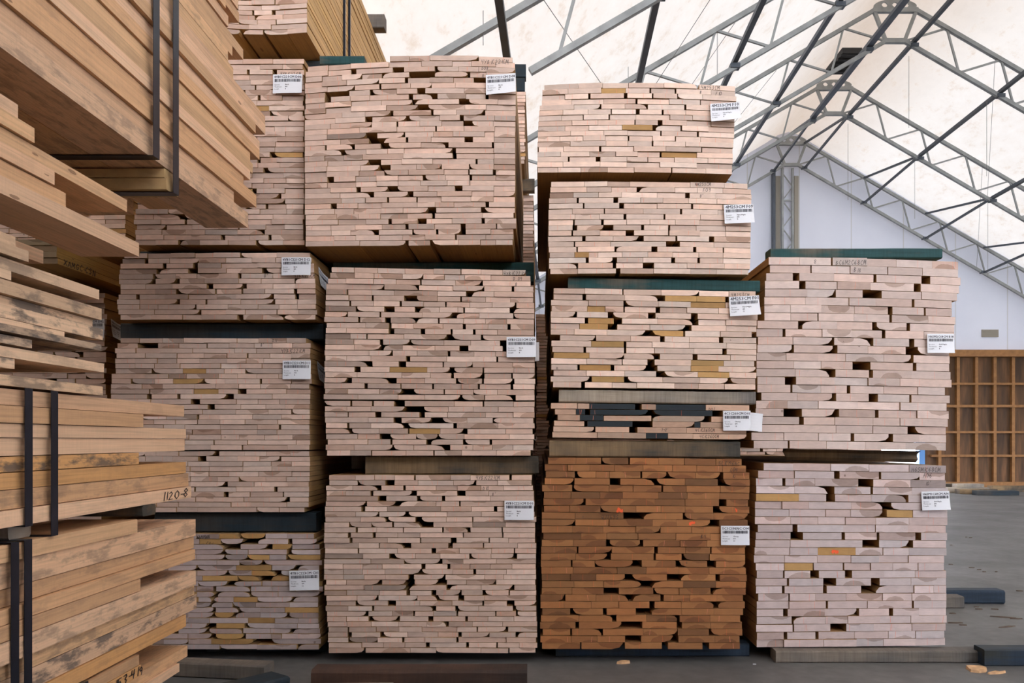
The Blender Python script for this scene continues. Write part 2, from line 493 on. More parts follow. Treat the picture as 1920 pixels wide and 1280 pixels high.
def handwriting(txt, h, rng, pen=0.0016, adv=0.72):
    """felt pen strokes as 2-D ribbons: verts, faces, width"""
    V, Fc = [], []
    cx = 0
    for ch in txt:
        dy = rng.uniform(-.08, .08) * h
        k = rng.uniform(.9, 1.08)
        for st in HW[ch]:
            pts = [(cx + (x * .55 + y * .12) * h * k + rng.uniform(-.02, .02) * h, y * h * k + dy) for x, y in st]
            for (ax, ay), (bx, by) in zip(pts, pts[1:]):
                L = math.hypot(bx - ax, by - ay) or 1e-6
                nx, ny = -(by - ay) / L * pen / 2, (bx - ax) / L * pen / 2
                ex, ey = (bx - ax) / L * pen / 3, (by - ay) / L * pen / 3
                n = len(V)
                V += [(ax - ex - nx, ay - ey - ny), (bx + ex - nx, by + ey - ny), (bx + ex + nx, by + ey + ny), (ax - ex + nx, ay - ey + ny)]
                Fc.append([n, n + 1, n + 2, n + 3])
        cx += h * adv * (0.5 if ch in "1'-" else 1.0)
    return V, Fc, cx


# ---------------------------------------------------------------- lumber bundles
VW = {'V': (560, 4.0), 'A': (400, 2.909), 'B': (200, 4.266), 'E': (980, 4.0), 'I': (1380, 4.0), 'K': (1380, 3.5556), 'R': (0, 1.0)}
YEL = (0.50, 0.29, 0.105)
GRN = (0.014, 0.022, 0.028)


def parse(view, txt):
    rows = []
    for ln in txt.strip().split('\n'):
        ln = ln.strip()
        v = view
        if ln[0].isalpha(): v, ln = ln[0], ln[1:]
        ox, s = VW[v]
        row, prev = [], None
        for tok in ln.split():
            a, _, b = tok.partition('/')
            code = ''
            while a and a[-1].isalpha(): code += a[-1]; a = a[:-1]
            e = ox + float(a) / s
            if prev is not None: row.append((prev, e, code))
            prev = ox + float(b) / s if b else e
        rows.append(row)
    return rows


def gen_rows(rng, n, xl, xr, wmin, wmax, gap=0.35, jl=4, jr=4):
    rows = []
    for i in range(n):
        x = xl + rng.uniform(0, jl)
        end = xr - rng.uniform(0, jr)
        row = []
        while x < end - wmin * 0.6:
            w = rng.uniform(wmin, wmax)
            e = x + w
            if end - e < wmin: e = end
            row.append((x, e, 'y' if rng.random() < .012 else ''))
            x = e
            if rng.random() < gap and end - x > wmin * 1.5: x += rng.uniform(2, 10) * wmin / 35
        rows.append(row)
    return rows


class Bundle:
    def __init__(s, label, Yf, rows, y0, y1, length, base, side, top=(0, 0, 0), bot=(0, 0, 0), gap_after=None, gap=2.0,
                 seed=1, spread=0.125, wane=0.16, nparts=100, heart=0.22, vis=None, yjit=0.009, group=None, sealpha=0.12):
        rng = s.rng = random.Random(seed)
        s.Yf = Yf
        n = len(rows)
        pitch = (y1 - y0 - (gap if gap_after else 0)) / n
        xs = [b[0] for r in rows for b in r] + [b[1] for r in rows for b in r]
        xl, xr = min(xs), max(xs)
        s.base = (X((xl + xr) / 2, Yf), Yf, Z(y1 + max(bot), Yf))
        s.root = empty('lumber_bundle', s.base)
        tag(s.root, label, 'lumber bundle', group)
        s.boards = []
        for i, row in enumerate(rows):
            t = i / max(1, n - 1)
            yc = y0 + (i + .5) * pitch + (gap if gap_after and i >= gap_after else 0)
            for j, (a, b, code) in enumerate(row):
                gl = j > 0 and a - row[j - 1][1] > 1.2
                gr = j < len(row) - 1 and row[j + 1][0] - b > 1.2
                u = ((a + b) / 2 - xl) / (xr - xl)
                lag = lambda c: c[0] * 2 * (u - .5) * (u - 1) + c[1] * 4 * u * (1 - u) + c[2] * 2 * u * (u - .5)
                slope = lambda c: (c[0] * (4 * u - 3) + c[1] * 4 * (1 - 2 * u) + c[2] * (4 * u - 1)) * (b - a) / (xr - xl)
                dy = lag(top) * (1 - t) + lag(bot) * t
                roll = -(slope(top) * (1 - t) + slope(bot) * t) + rng.uniform(-.5, .5)
                th = pitch - 0.75 + rng.uniform(-.4, .25)
                y = yc + dy + rng.uniform(-.2, .2)
                yb = yc + dy + pitch / 2 - .25 + rng.uniform(-.12, .12)     # sits on the row below
                s.boards.append(dict(a=a + .3, b=b - .3, t=yb - th, bo=yb, code=code, roll=roll, gl=gl, gr=gr, f=Yf + rng.uniform(0, yjit)))
        for bd in s.boards:
            lo = max(bd['a'], vis[0]) if vis else bd['a']
            hi = bd['b']
            if vis and len(vis) > 1: hi = min(hi, vis[1])
            bd['area'] = max(0, hi - lo) * (bd['bo'] - bd['t'])
        order = sorted(s.boards, key=lambda d: -d['area'])
        rest = MB()
        for k, bd in enumerate(order):
            v = rng.gauss(0, spread)
            hue = rng.gauss(0, .035)
            c = bd['code']
            if 'y' in c: bc = YEL
            elif 'g' in c: bc = GRN
            elif 'k' in c: bc = tuple(x * .62 for x in base)
            else: bc = base
            if rng.random() < .13 and not c: v += .17
            elif rng.random() < .10 and not c: v -= .12
            v = max(-.28, min(.30, v))
            tint = (bc[0] * (1 + v), bc[1] * (1 + v + hue), bc[2] * (1 + v + 1.6 * hue), heart if not c else 0.0)
            sv = rng.uniform(.82, 1.12)
            st = (side[0] * sv, side[1] * sv, side[2] * sv * rng.uniform(.92, 1.05), sealpha)
            wn = ''
            if bd['gl'] and rng.random() < wane * 1.6: wn += rng.choice('aad')
            if bd['gr'] and rng.random() < wane * 1.6: wn += rng.choice('bbc')
            if rng.random() < wane * .25: wn += rng.choice('ab')
            m = MB() if k < nparts else rest
            f = bd['f']
            board(m, X(bd['a'], Yf), X(bd['b'], Yf), Z(bd['bo'], Yf), Z(bd['t'], Yf), f, f + length - rng.uniform(0, .06),
                  tint, st, (rng.random(), rng.random(), rng.random()), wn, bd['roll'] / F * Yf, rng.uniform(.45, .95))
            if k < nparts:
                o = m.build('board', [M['end'], M['side']], s.root, s.base)
                if 'y' in c: o['label'] = 'golden brown board end'
                if 'g' in c: o['label'] = 'board end painted dark green'
        if rest.f:
            tag(rest.build('board_remainder', [M['end'], M['side']], s.root, s.base), kind='stuff')

    def front(s, px, py):
        for b in s.boards:
            if b['a'] - 1 <= px <= b['b'] + 1 and b['t'] - 1 <= py <= b['bo'] + 1: return b['f']
        return s.Yf

    def write(s, px, py, txt, hpx, mat='marker', pen=0.0017, flip=False):
        """felt pen writing whose lower left is at px,py"""
        k = s.Yf / F
        V, Fc, w = handwriting(txt, hpx * k, s.rng, pen)
        f = min(s.front(px + i * w / k / 4, py - hpx / 2) for i in range(5)) - 0.0012
        m = MB()
        sg = -1 if flip else 1
        m.v = [(X(px, s.Yf) + sg * x, f, Z(py, s.Yf) + sg * z) for x, z in V]
        for q in Fc: m.face(q)
        m.build('handwriting', M[mat], s.root, s.base)

    def smear(s, px, py, w, h):
        """spot of orange marking paint"""
        k = s.Yf / F
        m = MB()
        f = s.front(px, py) - .001
        for i in range(9):
            x = px + s.rng.uniform(-w / 2, w / 2); y = py + s.rng.uniform(-h / 4, h / 4)
            pw, ph = s.rng.uniform(.25, .5) * w, s.rng.uniform(.4, .7) * h
            n = len(m.v)
            for q in range(8):
                a = q * math.pi / 4
                m.v.append((X(x, s.Yf) + math.cos(a) * pw * k / 2 * s.rng.uniform(.7, 1.2), f - i * 1e-5, Z(y, s.Yf) + math.sin(a) * ph * k / 2 * s.rng.uniform(.8, 1.1)))
            m.face(list(range(n, n + 8)))
        o = m.build('paint_mark', M['orange'], s.root, s.base)
        o['label'] = 'orange paint spot'

    def mark_lines(s, n, hgt=1.0):
        """thin orange crayon lines crossing single board ends"""
        k = s.Yf / F
        m = MB()
        for b in s.rng.sample(s.boards, min(n, len(s.boards))):
            x = s.rng.uniform(b['a'] + 4, b['b'] - 4)
            dx = s.rng.uniform(-1.5, 1.5)
            f = b['f'] - .0008
            y0, y1 = b['bo'] - .8, b['t'] + .8
            w = .28
            q = len(m.v)
            for (xx, yy) in ((x - w + dx, y0), (x + w + dx, y0), (x + w, y1), (x - w, y1)):
                m.v.append((X(xx, s.Yf), f, Z(yy, s.Yf)))
            m.face([q, q + 1, q + 2, q + 3])
        o = m.build('crayon_line', M['crayon'], s.root, s.base)
        o['kind'] = 'stuff'
        o['label'] = 'thin orange crayon lines'

    def tag(s, px, py, code, species, thick, length, w=54, h=38, rot=0.0, curl=0.012, flip_side=False, plain=False, label='white barcode label'):
        """paper label stapled to the end, px,py its upper left corner"""
        k = s.Yf / F
        if not hasattr(s, 'tf'): s.tf = s.Yf - 0.009
        wm, hm = w * k, h * k
        cr, sr = math.cos(rot), math.sin(rot)
        ox, oz = X(px, s.Yf), Z(py, s.Yf)

        def P(u, v, lift=0.0):      # u right, v down, metres
            c = curl * ((v / hm) ** 2) * (0.4 + 0.6 * u / wm) + curl * .5 * (u / wm) ** 3
            d = 0.004 * math.sin(u / wm * math.pi)
            if flip_side:
                return (s.side_x + 0.004 + c + lift, s.side_y + u, oz - v - 0.25 * u)
            return (ox + u * cr + v * sr, s.tf - c - d - lift, oz - v * cr + u * sr * .0 - u * math.sin(-rot))
        m = MB()
        nx, nz = 8, 6
        for th in (0, 0.0005):
            for j in range(nz + 1):
                for i in range(nx + 1):
                    m.v.append(P(wm * i / nx, hm * j / nz, -th))
        st = (nx + 1) * (nz + 1)
        for j in range(nz):
            for i in range(nx):
                a = j * (nx + 1) + i
                m.face([a, a + nx + 1, a + nx + 2, a + 1])
                m.face([st + a, st + a + 1, st + a + nx + 2, st + a + nx + 1])
        o = m.build('label_tag', M['paper'], s.root, s.base)
        o['label'] = label
        if plain: return
        m = MB()

        def put(txt, u, v, size, squeeze=1.0, bold=0.0):
            vs, fs = text_mesh(txt, size)
            for ddx in ((0, bold) if bold else (0,)):
                n = len(m.v)
                m.v += [P(u + x * squeeze + ddx, v - y, 0.0009) for x, y in vs]
                for q in fs: m.face([n + i for i in q])
        tw = max(x for x, y in text_mesh(code, 1.0)[0])
        put(code, wm * .04, hm * .20, wm * .93 / tw, 1.0, wm * .006)
        x = wm * .06
        while x < wm * .94:
            bw = wm * s.rng.choice((.008, .012, .02))
            n = len(m.v)
            m.v += [P(x, hm * .40, .0009), P(x + bw, hm * .40, .0009), P(x + bw, hm * .25, .0009), P(x, hm * .25, .0009)]
            m.face([n, n + 1, n + 2, n + 3])
            x += bw + wm * s.rng.choice((.007, .01, .016))
        for i, (a, b) in enumerate((('Species:', species), ('Thickness:', thick), ('Length:', length))):
            put(a, wm * .05, hm * (.58 + .115 * i), hm * .095)
            put(b, wm * .42, hm * (.58 + .115 * i), hm * .095, 1.0, wm * .004)
        m.build('printed_text', M['ink'], o)
        o2 = o.children[0]
        for vtx in o2.data.vertices: vtx.co = (vtx.co[0] - s.base[0], vtx.co[1] - s.base[1], vtx.co[2] - s.base[2])


PINK = (0.64, 0.465, 0.37)
MAPLE = (0.74, 0.555, 0.445)
SOFT = (0.63, 0.49, 0.425)
CHERRY = (0.34, 0.140, 0.045)
TAN = (0.50, 0.31, 0.135)
TAND = (0.42, 0.24, 0.095)

D08 = parse('A', '''962 1070 1182 1447 1632
515 627 748 957 1135 1303 1408 1540 1645
503 625 750/778 978/1040 1208/1222 1337 1447 1645
503 593 700 810 918/925 1068/1208 1387/1400 1488 1640
497 592 727 903 1045/1060 1180 1310 1420/1485 1650
497 620 768/770 905/915 1075 1190 1320 1488 1650
500 608/740 853/868 1000 1112/1155 1368 1490 1650
500 607/640 745 852 1065/1087 1193/1222 1377 1485/1500 1650
500 610 752 915 1083/1100 1340/1395 1552 1650
497 612 750 943 1115/1172 1372 1487 1650
497 700 827 965/980 1187/1200 1327 1475/1482 1650
497 663 828/865 1050/1068 1235 1345/1365 1535 1648
497 637 862 998/1007 1125 1245 1363/1412 1527 1648
497 620 798 1000 1210/1218 1367 1535 1648
497 620 832k/892 1037/1045 1200 1307 1480 1532 1647
497 693 848/930 1050/1062 1187 1370/1415 1532 1647k
497 608/617 757/770 912/957 1133 1265/1282 1520/1530 1647
497 697/715 833 950 1040 1303/1322 1530 1647
497 607 710 812 1035 1305/1325 1532 1647
497 623 845/913 1027 1195 1430/1440 1530 1647
497 618 800 905/965 1107 1245 1395/1400 1530 1647
497 615 793 933 1063 1258 1390/1397 1525/1540 1647
500 622/657 775 887 1007 1142/1157 1265 1397/1410 1540 1647
497 620 775 890 1007 1130 1275 1395 1400 1647
497 637 780/802 950/1005 1170 1317/1358 1530 1647
497 690 853/875 1060/1090 1220 1410 1530 1647
497 697 827/830 947/957 1107/1113 1243 1405 1527 1645
497 640/672 787 920 1112 1210 1312 1485/1503 1645
497 660 765 915 1035 1170/1215 1460/1480 1645
V50 285 445 612 812 1000/1020 1380 1612
V50 295 502 672/697 893/957 1150 1372/1395 1632
V50 240 422 625 800/823 1017 1215/1250 1480/1487 1632
V50 243 388 565/600 852/860 1030/1047 1215/1252 1440 1610
V48 265 427 605 778 947 1173/1183 1403 1610
V50 457 800/823 985/1003 1197 1362 1478 1605''')
D09 = parse('V', '''247 416 592 795 1012 1215/1220 1368 1530 1703
234 420 565 778 933 1092 1245 1442 1738
218 355 560 730 910/920 1175 1372/1380 1740
203 637/642 892/900 1158 1390 1598/1615 1760
205 360k/368 547 715 1040 1255/1298 1465 1760
203 375 547/560 790/887 1040 1212/1222 1402 1588 1760
197 378/390 560 757/772 935 1098/1108 1282 1452 1622/1632 1767
199 428k/438 642/718 872/902 1055 1193 1235/1246 1583/1612 1768
193 362/368 607/617 927 1150/1185 1353 1610/1616 1768
190 446/460 648/688 875/883 1045/1055 1235 1400 1560 1765
208 502 677/693 862 1082 1230/1252 1420 1567/1588 1765
203 357 675/716 915/947 1140/1153 1308/1325 1490 1765
198 385k 507/515 790 1110/1150 1367/1382 1770
198 412k 607/632 832/842 1088 1290 1510/1560 1780
196 417 617/635 778 1022 1205/1272 1530/1560 1775
190 528 695/703 887 1118/1135 1315 1475 1770
197 357 540 805/835 1110 1483/1495 1770
190 510/552 750/803 1080/1088 1303 1605 1772
190 417/462 682 963y 1133/1167 1380/1390 1615 1770
195 437 773 987 1143/1162 1378/1392 1595/1605 1770
192 360/396 672/733 945 1180/1193 1375/1388 1603/1617 1775
188 492/517 763/768 1000/1012 1220 1345/1356 1590/1608 1770
197 367 605 768/865 1088/1095 1310 1490 1768
185 443 745 945 1210/1226 1392/1398 1605/1627 1770
195 387/398 548/563 715/795 1165 1380/1390 1610 1770
195 360 543 795/940 1122 1308 1497 1768
192 367/372 573/617 905/945 1115 1400 1610 1770
195 523 712/770 992/1080 1262 1455/1463 1760
202 362/377 540 785/822 1160/1185 1495 1770
202 382/400 603 820/828 1060y 1235/1265 1553 1755
203 440 607/686 880 1040/1050 1242 1580 1768
217 517 687/702 957/993 1232/1250 1432/1450 1762
200 415 702/713 862 1090/1135 1307 1453 1607 1760
210 387 543/550 805 1010/1018 1222 1483 1740''')
D10 = parse('V', '''225 425 568 720 865/875 1140 1288 1580/1597 1750
228 442/448 650/716 895 1162 1322/1330 1493 1747
203 405 588/620 785/800 1030 1190 1367 1535 1757
205 352 537/556 845/885 1190/1250 1425 1765
207 595/655 887/910 1075/1097 1437 1765
200 500/510 722/755 1030 1203/1212 1535 1770
196 470/495 663 1065k 1295 1465/1488 1765
195 427 595/603 800/825 1112 1370 1770
198 465 653/673 875/923 1107 1302/1308 1540 1783
192 378/383 545 700/712 915/1010 1303 1550k 1773
190 427/440 583 783/788 1077/1087 1267/1287 1523/1530 1775
190 370/390 555/575 742 910 1232/1237 1527/1535 1773
188 383/400 665 910/917 1140/1182 1425/1432 1575 1773
190 447 602/607 785/842 1122/1153 1382/1388 1643 1783
197 443/452 740 997/1028 1205 1447 1615/1622 1782
192 482k 680/720 875 1060 1280/1295 1443 1610/1637 1780
190 540 790 1060/1077 1232 1483 1780
188 330 480 625 920/948 1115/1135 1285 1437 1600 1778
188 335 477 645 910/925 1155 1310/1330 1558 1780
187 335 490 650 822/862 1090/1100 1395 1535 1782
205 357 608/623 800/868 1042/1110 1257 1475/1480 1775
190 493 805k/830 1108/1130 1370 1605/1617 1780
190 358k 603 808/835 997/1030 1213/1220 1380/1400 1575/1583 1783
207 438 587/597 888 1035/1045 1197/1240 1395 1780
207 425/438 668/727 908 1150 1378/1390 1562/1617 1783
200 370k 550/563 1002/1030 1175/1195 1350 1607/1628 1783
210 502/520 700 858/870 1010 1183/1195 1475/1482 1630/1642 1783
212 357 523/550 743/757 972/1008 1250/1267 1420 1615 1785
215 362 543 747 960 1105/1125 1303 1530 1790
222 368/377 580 752 923 1187 1335/1343 1553/1570 1788
217 367/397 612/637 817 1045 1197/1222 1430 1627/1645 1790
218 372/380 590k 775/790 948 1183/1197 1558 1780
225 472 637 795 953/980 1257/1275 1483/1492 1655 1790
225 487/500 835 1030 1367 1572/1580 1777''')
D12 = parse('B', '''140 325/328 510 705 855 1067/1075 1357 1625
120 300k/330 500 735 950 1160 1350 1640
107 447/475 690/727 915 1203 1395 1655
97 393/418 648/727 955 1240/1275 1450 1660
90 365/383 548 717 893 1050/1073 1327 1495 1660
92 360/387 550/582 778 1055 1233 1500/1510 1668
105 307 525 800/847 1083/1115 1327 1505 1670
105 382 553/573 865/875 1075/1090 1265 1497/1522 1670
90 232/258 460 650 878 1030 1317/1333 1505/1533 1672
80 263 560/580 787/800 1070 1332/1343 1522 1675
85 262 407 705/715 970 1210 1377 1525 1673
92 380 740/750 950 1105 1357/1363 1535 1683
107 352 605 757 1045/1090 1247 1412/1422 1670''')
D11 = parse('B', '''107 258 443 612 775 1040 1213 1435 1592
80 245/405 572 795/805 977 1180 1325 1485 1632
65 230 420 685 1020 1195 1388 1630
78 307 560 775 957/963 1120/1130 1303 1475 1628
62 222 403 557 740 962 1115 1255 1475 1630
67 225 380 583 745 910 1053 1240 1630
65 355/365 605 792y 937 1107 1405 1630
33 308 492 635 890 1045 1200 1375 1637
38 193/203 380 530 770y/780 945 1225/1240 1475 1637
30 278 445 703 872 1055 1228 1467 1620
27 335/342 530 695 893y 1050/1115 1435 1628
30 320/358 565/588 955/1015 1325 1628
30 350 670/745 1035 1208 1380 1625
30 280 520 805/860 1070 1270 1425 1625
30 280 520 765 1030 1290 1475/1485 1625
30 280 475 720/733 900 1165 1395 1625
30 280 373 545 720/727 905 1105 1365 1620
30 280 450 620 905 1203 1375/1393 1622
30 280 460 680/685 910 1203 1360 1625
30 280 440 655 910 1055 1260 1485 1625
30 280 440 625 855/862 1125 1365 1515 1627
30 200 430 595 830 1080/1087 1445 1622
30 300 393 573 860/895 1100 1275 1467 1622
30 305 525 730/792 1043 1222 1380/1393 1625
30 230 440 645 812 1087 1312 1475 1625
30 230 440 663 815 1085 1318 1475 1625
30 230 440 665 815 975 1213 1477 1622
30 230 440 665 887 1057 1270 1435 1622
30 230 440 665 945/963 1175 1448 1617
30 230 440 700/710 1033 1340/1365 1620
30 230 440 665 935/973 1145 1407/1415 1617
30 280 560 707 850 1095 1255 1440/1462 1615
30 395 570 717 992 1153 1440 1615
30 340 557 725 1195 1203 1378 1580''')
C01 = parse('B', '''500 718 900 1050y/1070 1265y 1440 1655
500 740 910y 1090/1210 1450/1483 1680
500 695 930/1070 1285/1325 1480y 1700
480 700 930/947 1130 1440/1478 1710
490 715 940/950 1125k 1300y 1435/1450 1710y
300 583 880 1062 1243/1250 1550 1722
300 490 715/722 1032 1315y/1320 1510/1530 1700
300 720 962/972 1157 1345y/1395 1700
300 500 765 1045y 1220y/1313 1455y 1700
300 500 730 965/1018 1235/1240 1500 1725y
300 500 715 850/873 1143/1150 1320 1510 1730
300 500 720y 860/888 1145/1155 1370 1700
300 500 730y 835/857 1015 1205y 1480/1490 1690
300 640 830/837 1005 1190 1460 1690
300 640 850/867 1050/1057 1227 1425 1695y
300 645 850/860 1010y/1027 1225 1440/1462 1695
300 460 650 820 1130 1345y 1535 1695
300 600 800/873 1100y/1125 1345 1525 1700
300 570 800/820 1080/1087 1305 1465/1485 1705
300 645 830/873 1090y/1110 1315 1400 1710
300 455 650 835 1170y/1320 1712
300 600 900 1200 1520/1530 1697''')
F10 = parse('E', '''162 420 600 795 1060 1307/1325 1597
147 340 590 773y 953/965 1143/1153 1415 1597
145 317 493/508 760/785 970/980 1160/1165 1350 1605
143 368 608 848/862 1100 1333/1338 1605
127 385 580/590 768 930/940 1215/1228 1600
123 302 490 662/668 850/877 1045/1058 1225 1597
120 292 453/457 645/655 850 1105 1275 1590
117 370 565 840/847 1015/1048 1232 1415 1590
115 317 497 747 975y/1000 1187/1195 1395 1590
113 360 608 787 1035/1043 1310/1323 1590
113 280 453 620 790/800 975 1143/1150 1337 1585
110 357 625 790 970/980 1222 1580
120 307 575/590 835 1075 1340/1347 1577
110 285 503 700 863 1030/1043 1307y 1578
110 340/352 550/583 783 937/942 1140 1390 1577
108 303 580 782 1030 1307 1575
113 265 437 638 837 1115/1122 1375 1572''')
F09 = parse('E', '''213 463 637 805 1258 1515 1690
207 482 667 857/875 1143 1312 1503 1715
203 380k 570 743 1010 1222/1253 1450 1720
197 407/420 682/715 885 1053 1245 1457 1715
197 453/463 725/760 1010 1265/1280 1500 1715
193 373 610/617 905 1182/1197 1467 1715
193 393 577 758/777 1058/1070 1335 1715
195 380/390 590/608 780 955 1145 1327 1715
193 375/408 605/680 890/910 1092/1107 1303 1523 1713
193 367/377 580 775/835 1092/1100 1330 1525 1712
190 448/472 680 873/908 1148/1160 1400/1437 1712
192 385/393 660 1078/1180 1437 1712
195 405/413 690/703 967/1010 1280/1303 1503/1512 1712
203 390 497y 565 747 940 1127 1322 1505 1712
197 475/495 675/707 903 1115/1143 1312/1330 1505 1710
197 405/415 677/702 903/985 1233 1515 1708
207 413 700/733 983 1260 1455 1697''')
F01 = parse('E', '''232 467 748/757 1040 1325 1550 1750
232 450/475 765 1012/1068 1308y 1523y/1550 1755
212 495 757/773 1020 1262 1523y 1757
217 485 620y 757/767 1000/1032 1233 1470 1760
210 395/407 640/680 942/997 1265/1312 1550 1765
210 467/492 685y/745 1012 1275/1320 1525 1757
210 427 640y/710 955 1220/1267 1530 1757
210 387 633 920/975 1207y/1220 1485 1720
280 543/550 810 1033/1065 1250 1475/1505 1755
215 515 760y/778 972 1250 1530 1757
222 457/475 762/777 990 1285 1500/1530 1755
232 500y 760 985/1030 1277/1313 1560 1755
213 480 745/750 938/990 1265 1510y 1740
215 412/428 662y/687 925/1010 1262 1470y 1750
232 478 765 1002/1065 1315 1550y 1755
210 500/518 762y/790 1050 1330 1540/1560 1747
228 440/467 672 857 1140 1320 1515 1747''')
D01 = parse('E', '''212 410/413 500 845g/893 1000 1375g 1703
242 400 470g/505 940g/980 1425g/1500 1700
262 430 605g/608 967/977 1365/1415 1690
235 463/485 825g/975 1290 1335g 1690
230 535/545 800/860 1230 1680
222 562 925 1090g 1278 1680''')
C04 = parse('E', '''190 400 590/597 795/805 1020 1215 1450 1643
165 338 505 690 905 1125 1307 1500 1677
173 393/410 550 650 885/897 1080/1088 1300 1483/1505 1703
165 383/388 655/732 987/1010 1220 1467k/1507 1705
145 372/385 650 830 1043/1055 1230 1485 1705
160 363 580k 750 1020 1237k 1480 1703
155 457/472 732 990 1220k 1475/1530 1693
160 355 585 850 1037 1220 1430/1477 1703
143 395 758/910 1203/1218 1437 1690
143 395 650 975 1155 1408/1475 1690k
143 372 603 850 1035 1270 1480 1695
155 437k 632 867 1150 1408 1690
143 380 627/655 880/905 1183 1383 1675
138 408/418 670 990/1015 1225 1410/1418 1670
137 397 633/663 985/1000 1195/1210 1403k 1670
135 363/373 543 825/895 1150/1175 1387/1450 1670
140 378 710 928k 1170 1400 1677
143 360k 552k 767/825 1083/1190 1450/1480 1683
145 385 608 887/970 1205 1450k 1677
143 370 608/722 982/990 1175 1410/1430 1675
133 313k/320 550 793/825 1035/1058 1255 1458 1655
133 312 515 723 952/990 1190 1433/1470 1670
147 357/378 603/630 850/968 1193 1437 1655
137 422 673/703 930 1160/1178 1405 1632
130 397/422 740/898 1158/1197 1412 1648
150 358/370 590/603 905 1163 1397k/1415 1650
132 365 560 770/890 1130/1168 1443 1628
145 432/440 752/768 1047/1090 1350/1400 1632''')
B18 = parse('I', '''245 480 715/725 985 1205 1477 1672
257 563/570 858 1137/1143 1402 1670
228 430/475 738 1035/1057 1397/1460 1690
217 475/522 760 1012 1340/1390 1680
217 537 745/750 953/1095 1393 1660
213 523 850 1050 1322/1338 1620
213 410 642 893 1145/1173 1410/1427 1625
213 412 613/620 887 1155/1170 1443 1648
160 467/498 762 1027/1055 1280/1308 1643
155 353/372 647 867 1100/1120 1410 1640
167 430 723/737 1010/1030 1300/1340 1610
160 420/435 727/760 990 1275/1365 1600
155 377 618 825 1113 1317/1332 1605
155 435 640 877/1010 1330/1355 1603
155 447 703/747 1000/1027 1320 1615
163 372/450 740 993 1230 1618
163 413/425 640 837/860 1113 1367 1570
192 462 725/750 997/1067 1305/1320 1610
153 388 620 918 1233 1580
147 358/495 743/773 1045/1073 1360 1597
190 475/510 743 1030 1232 1590
165 440 755 1030 1290/1348 1580
118 362 620 862/887 1147/1177 1377 1580
135 393/403 680 973 1275 1580''')
A06 = parse('I', '''207 430 712 1000 1300 1577k
168 440 737/780 1077/1088 1380 1573
150 350/370 592 918/1030 1310 1578k
152 440 690/740 1013/1030 1325 1597
150 473y 680/743 1017 1277/1295 1590
145 347 547 868 1102/1165 1390 1590
145 400 675 860 1098/1135 1330y 1590
143 412 617 822 1050 1300 1590
163 425/460 805 1048 1290 1580
150 413/503 795/820 1062/1075 1347/1390 1587
145 408 630 953/1075 1298/1330 1580
140 405 615 900y 1105 1300 1583
K120 325 543 768 955 1152 1390
K132 323 513y/520 715/725 900 1047 1215 1387
K140 317/325 498/553 728/775 990 1200 1408
K132 343/353 583/668 902/960 1170 1405
K135 310/325 583/607 838/937 1190 1320 1405
K150 353/360 532 738 980 1175 1405
K140 355 600/615 878 1175/1187 1405
K140 318/345 595 807/823 1025/1048 1223 1405
K140 375/385 597 748 963 1170 1410
K135 380/390 633/735 920 1175 1400
K140 320/343 533/552 793 1018 1200 1390
K140 320 585 805 985 1200 1400''')

# second column: D08, D09, D10
Y2, Y1, Y4 = 4.05, 4.10, 4.12
b = Bundle('tall pinkish birch lumber bundle tagged 4YB1C221CM D08, topmost of its stack', Y2, D08, 104, 460, 2.10, PINK, TAND,
           top=(11, 0, 2), bot=(1.5, 0, -1.5), seed=8)
b.tag(911, 142, '4YB1C221CM D08', 'Birch', '4/4', '8', 56, 39, 0.02, .03)
b.write(902, 120, '4YB1C221CM', 8); b.write(903, 124 + 7, 'D08', 6); b.write(903, 145, '8', 7)
b.mark_lines(60)
b08 = b
b = Bundle('pinkish birch lumber bundle tagged 4YB1C221CM D09 with two golden board ends', Y2, D09, 503, 854, 2.44, PINK, TAND,
           top=(-3, 0, 3), bot=(0, 0, 0), gap_after=24, seed=9)
b.tag(950, 632, '4YB1C221CM D09', 'Birch', '4/4', '8', 55, 38, 0.0, .012)
b.tag(1003, 642, '', '', '', '', 8, 36, 0.0, .03, plain=True, label='edge of a second curled paper label')
b.write(944, 516, '4YB1C221CM', 7); b.write(962, 525, 'D 09', 6); b.write(965, 536, "8", 7)
b.mark_lines(70)
b = Bundle('pinkish birch lumber bundle tagged 4YB1C221CM D10 at the foot of its stack', Y2, D10, 890, 1224, 2.44, PINK, TAND, seed=10)
b.tag(946, 938, '4YB1C221CM D10', 'Birch', '4/4', '8', 55, 36, 0.0, .006)
b.write(892, 899, '4YB1C221CM', 7); b.write(905, 919, 'D10', 7); b.write(922, 930, "8'", 7)
b.mark_lines(60)
# first column: D07, D06, D12, D11, C01
rg = random.Random(77)
b = Bundle('birch lumber bundle at the top edge, golden sides wrapped by two thin bands', Y1, gen_rows(rg, 34, 385, 577, 30, 62, jr=2), -250, 64, 2.44, PINK, (.56, .345, .14),
           top=(0, 0, -4), bot=(-7, 0, -4), seed=7, vis=(400,))
for yy in (4.85, 4.98):
    m = MB(); m.bar((X(577, Y1) + .006, yy, Z(58, Y1)), (X(577, Y1) + .006, yy, Z(-250, Y1)), .012, .014, up=(0, 1, 0))
    m.bar((X(577, Y1) + .006, yy, Z(58, Y1) - .0), (X(400, Y1), yy, Z(58, Y1) - .008), .012, .006)
    m.build('band', M['strap'], b.root, b.base)
b = Bundle('shaded birch lumber bundle tagged 4YB1C221CM D06 behind the overhanging strapped boards', Y1, gen_rows(rg, 36, 250, 571, 30, 62, .25, 8, 4), 110, 459, 2.44, PINK, TAND,
           seed=6, vis=(380,))
b.tag(513, 141, '4YB1C221CM D06', 'Birch', '4/4', '8', 55, 36, 0.0, .008)
b.write(525, 140, '4YB1C221CM', 6)
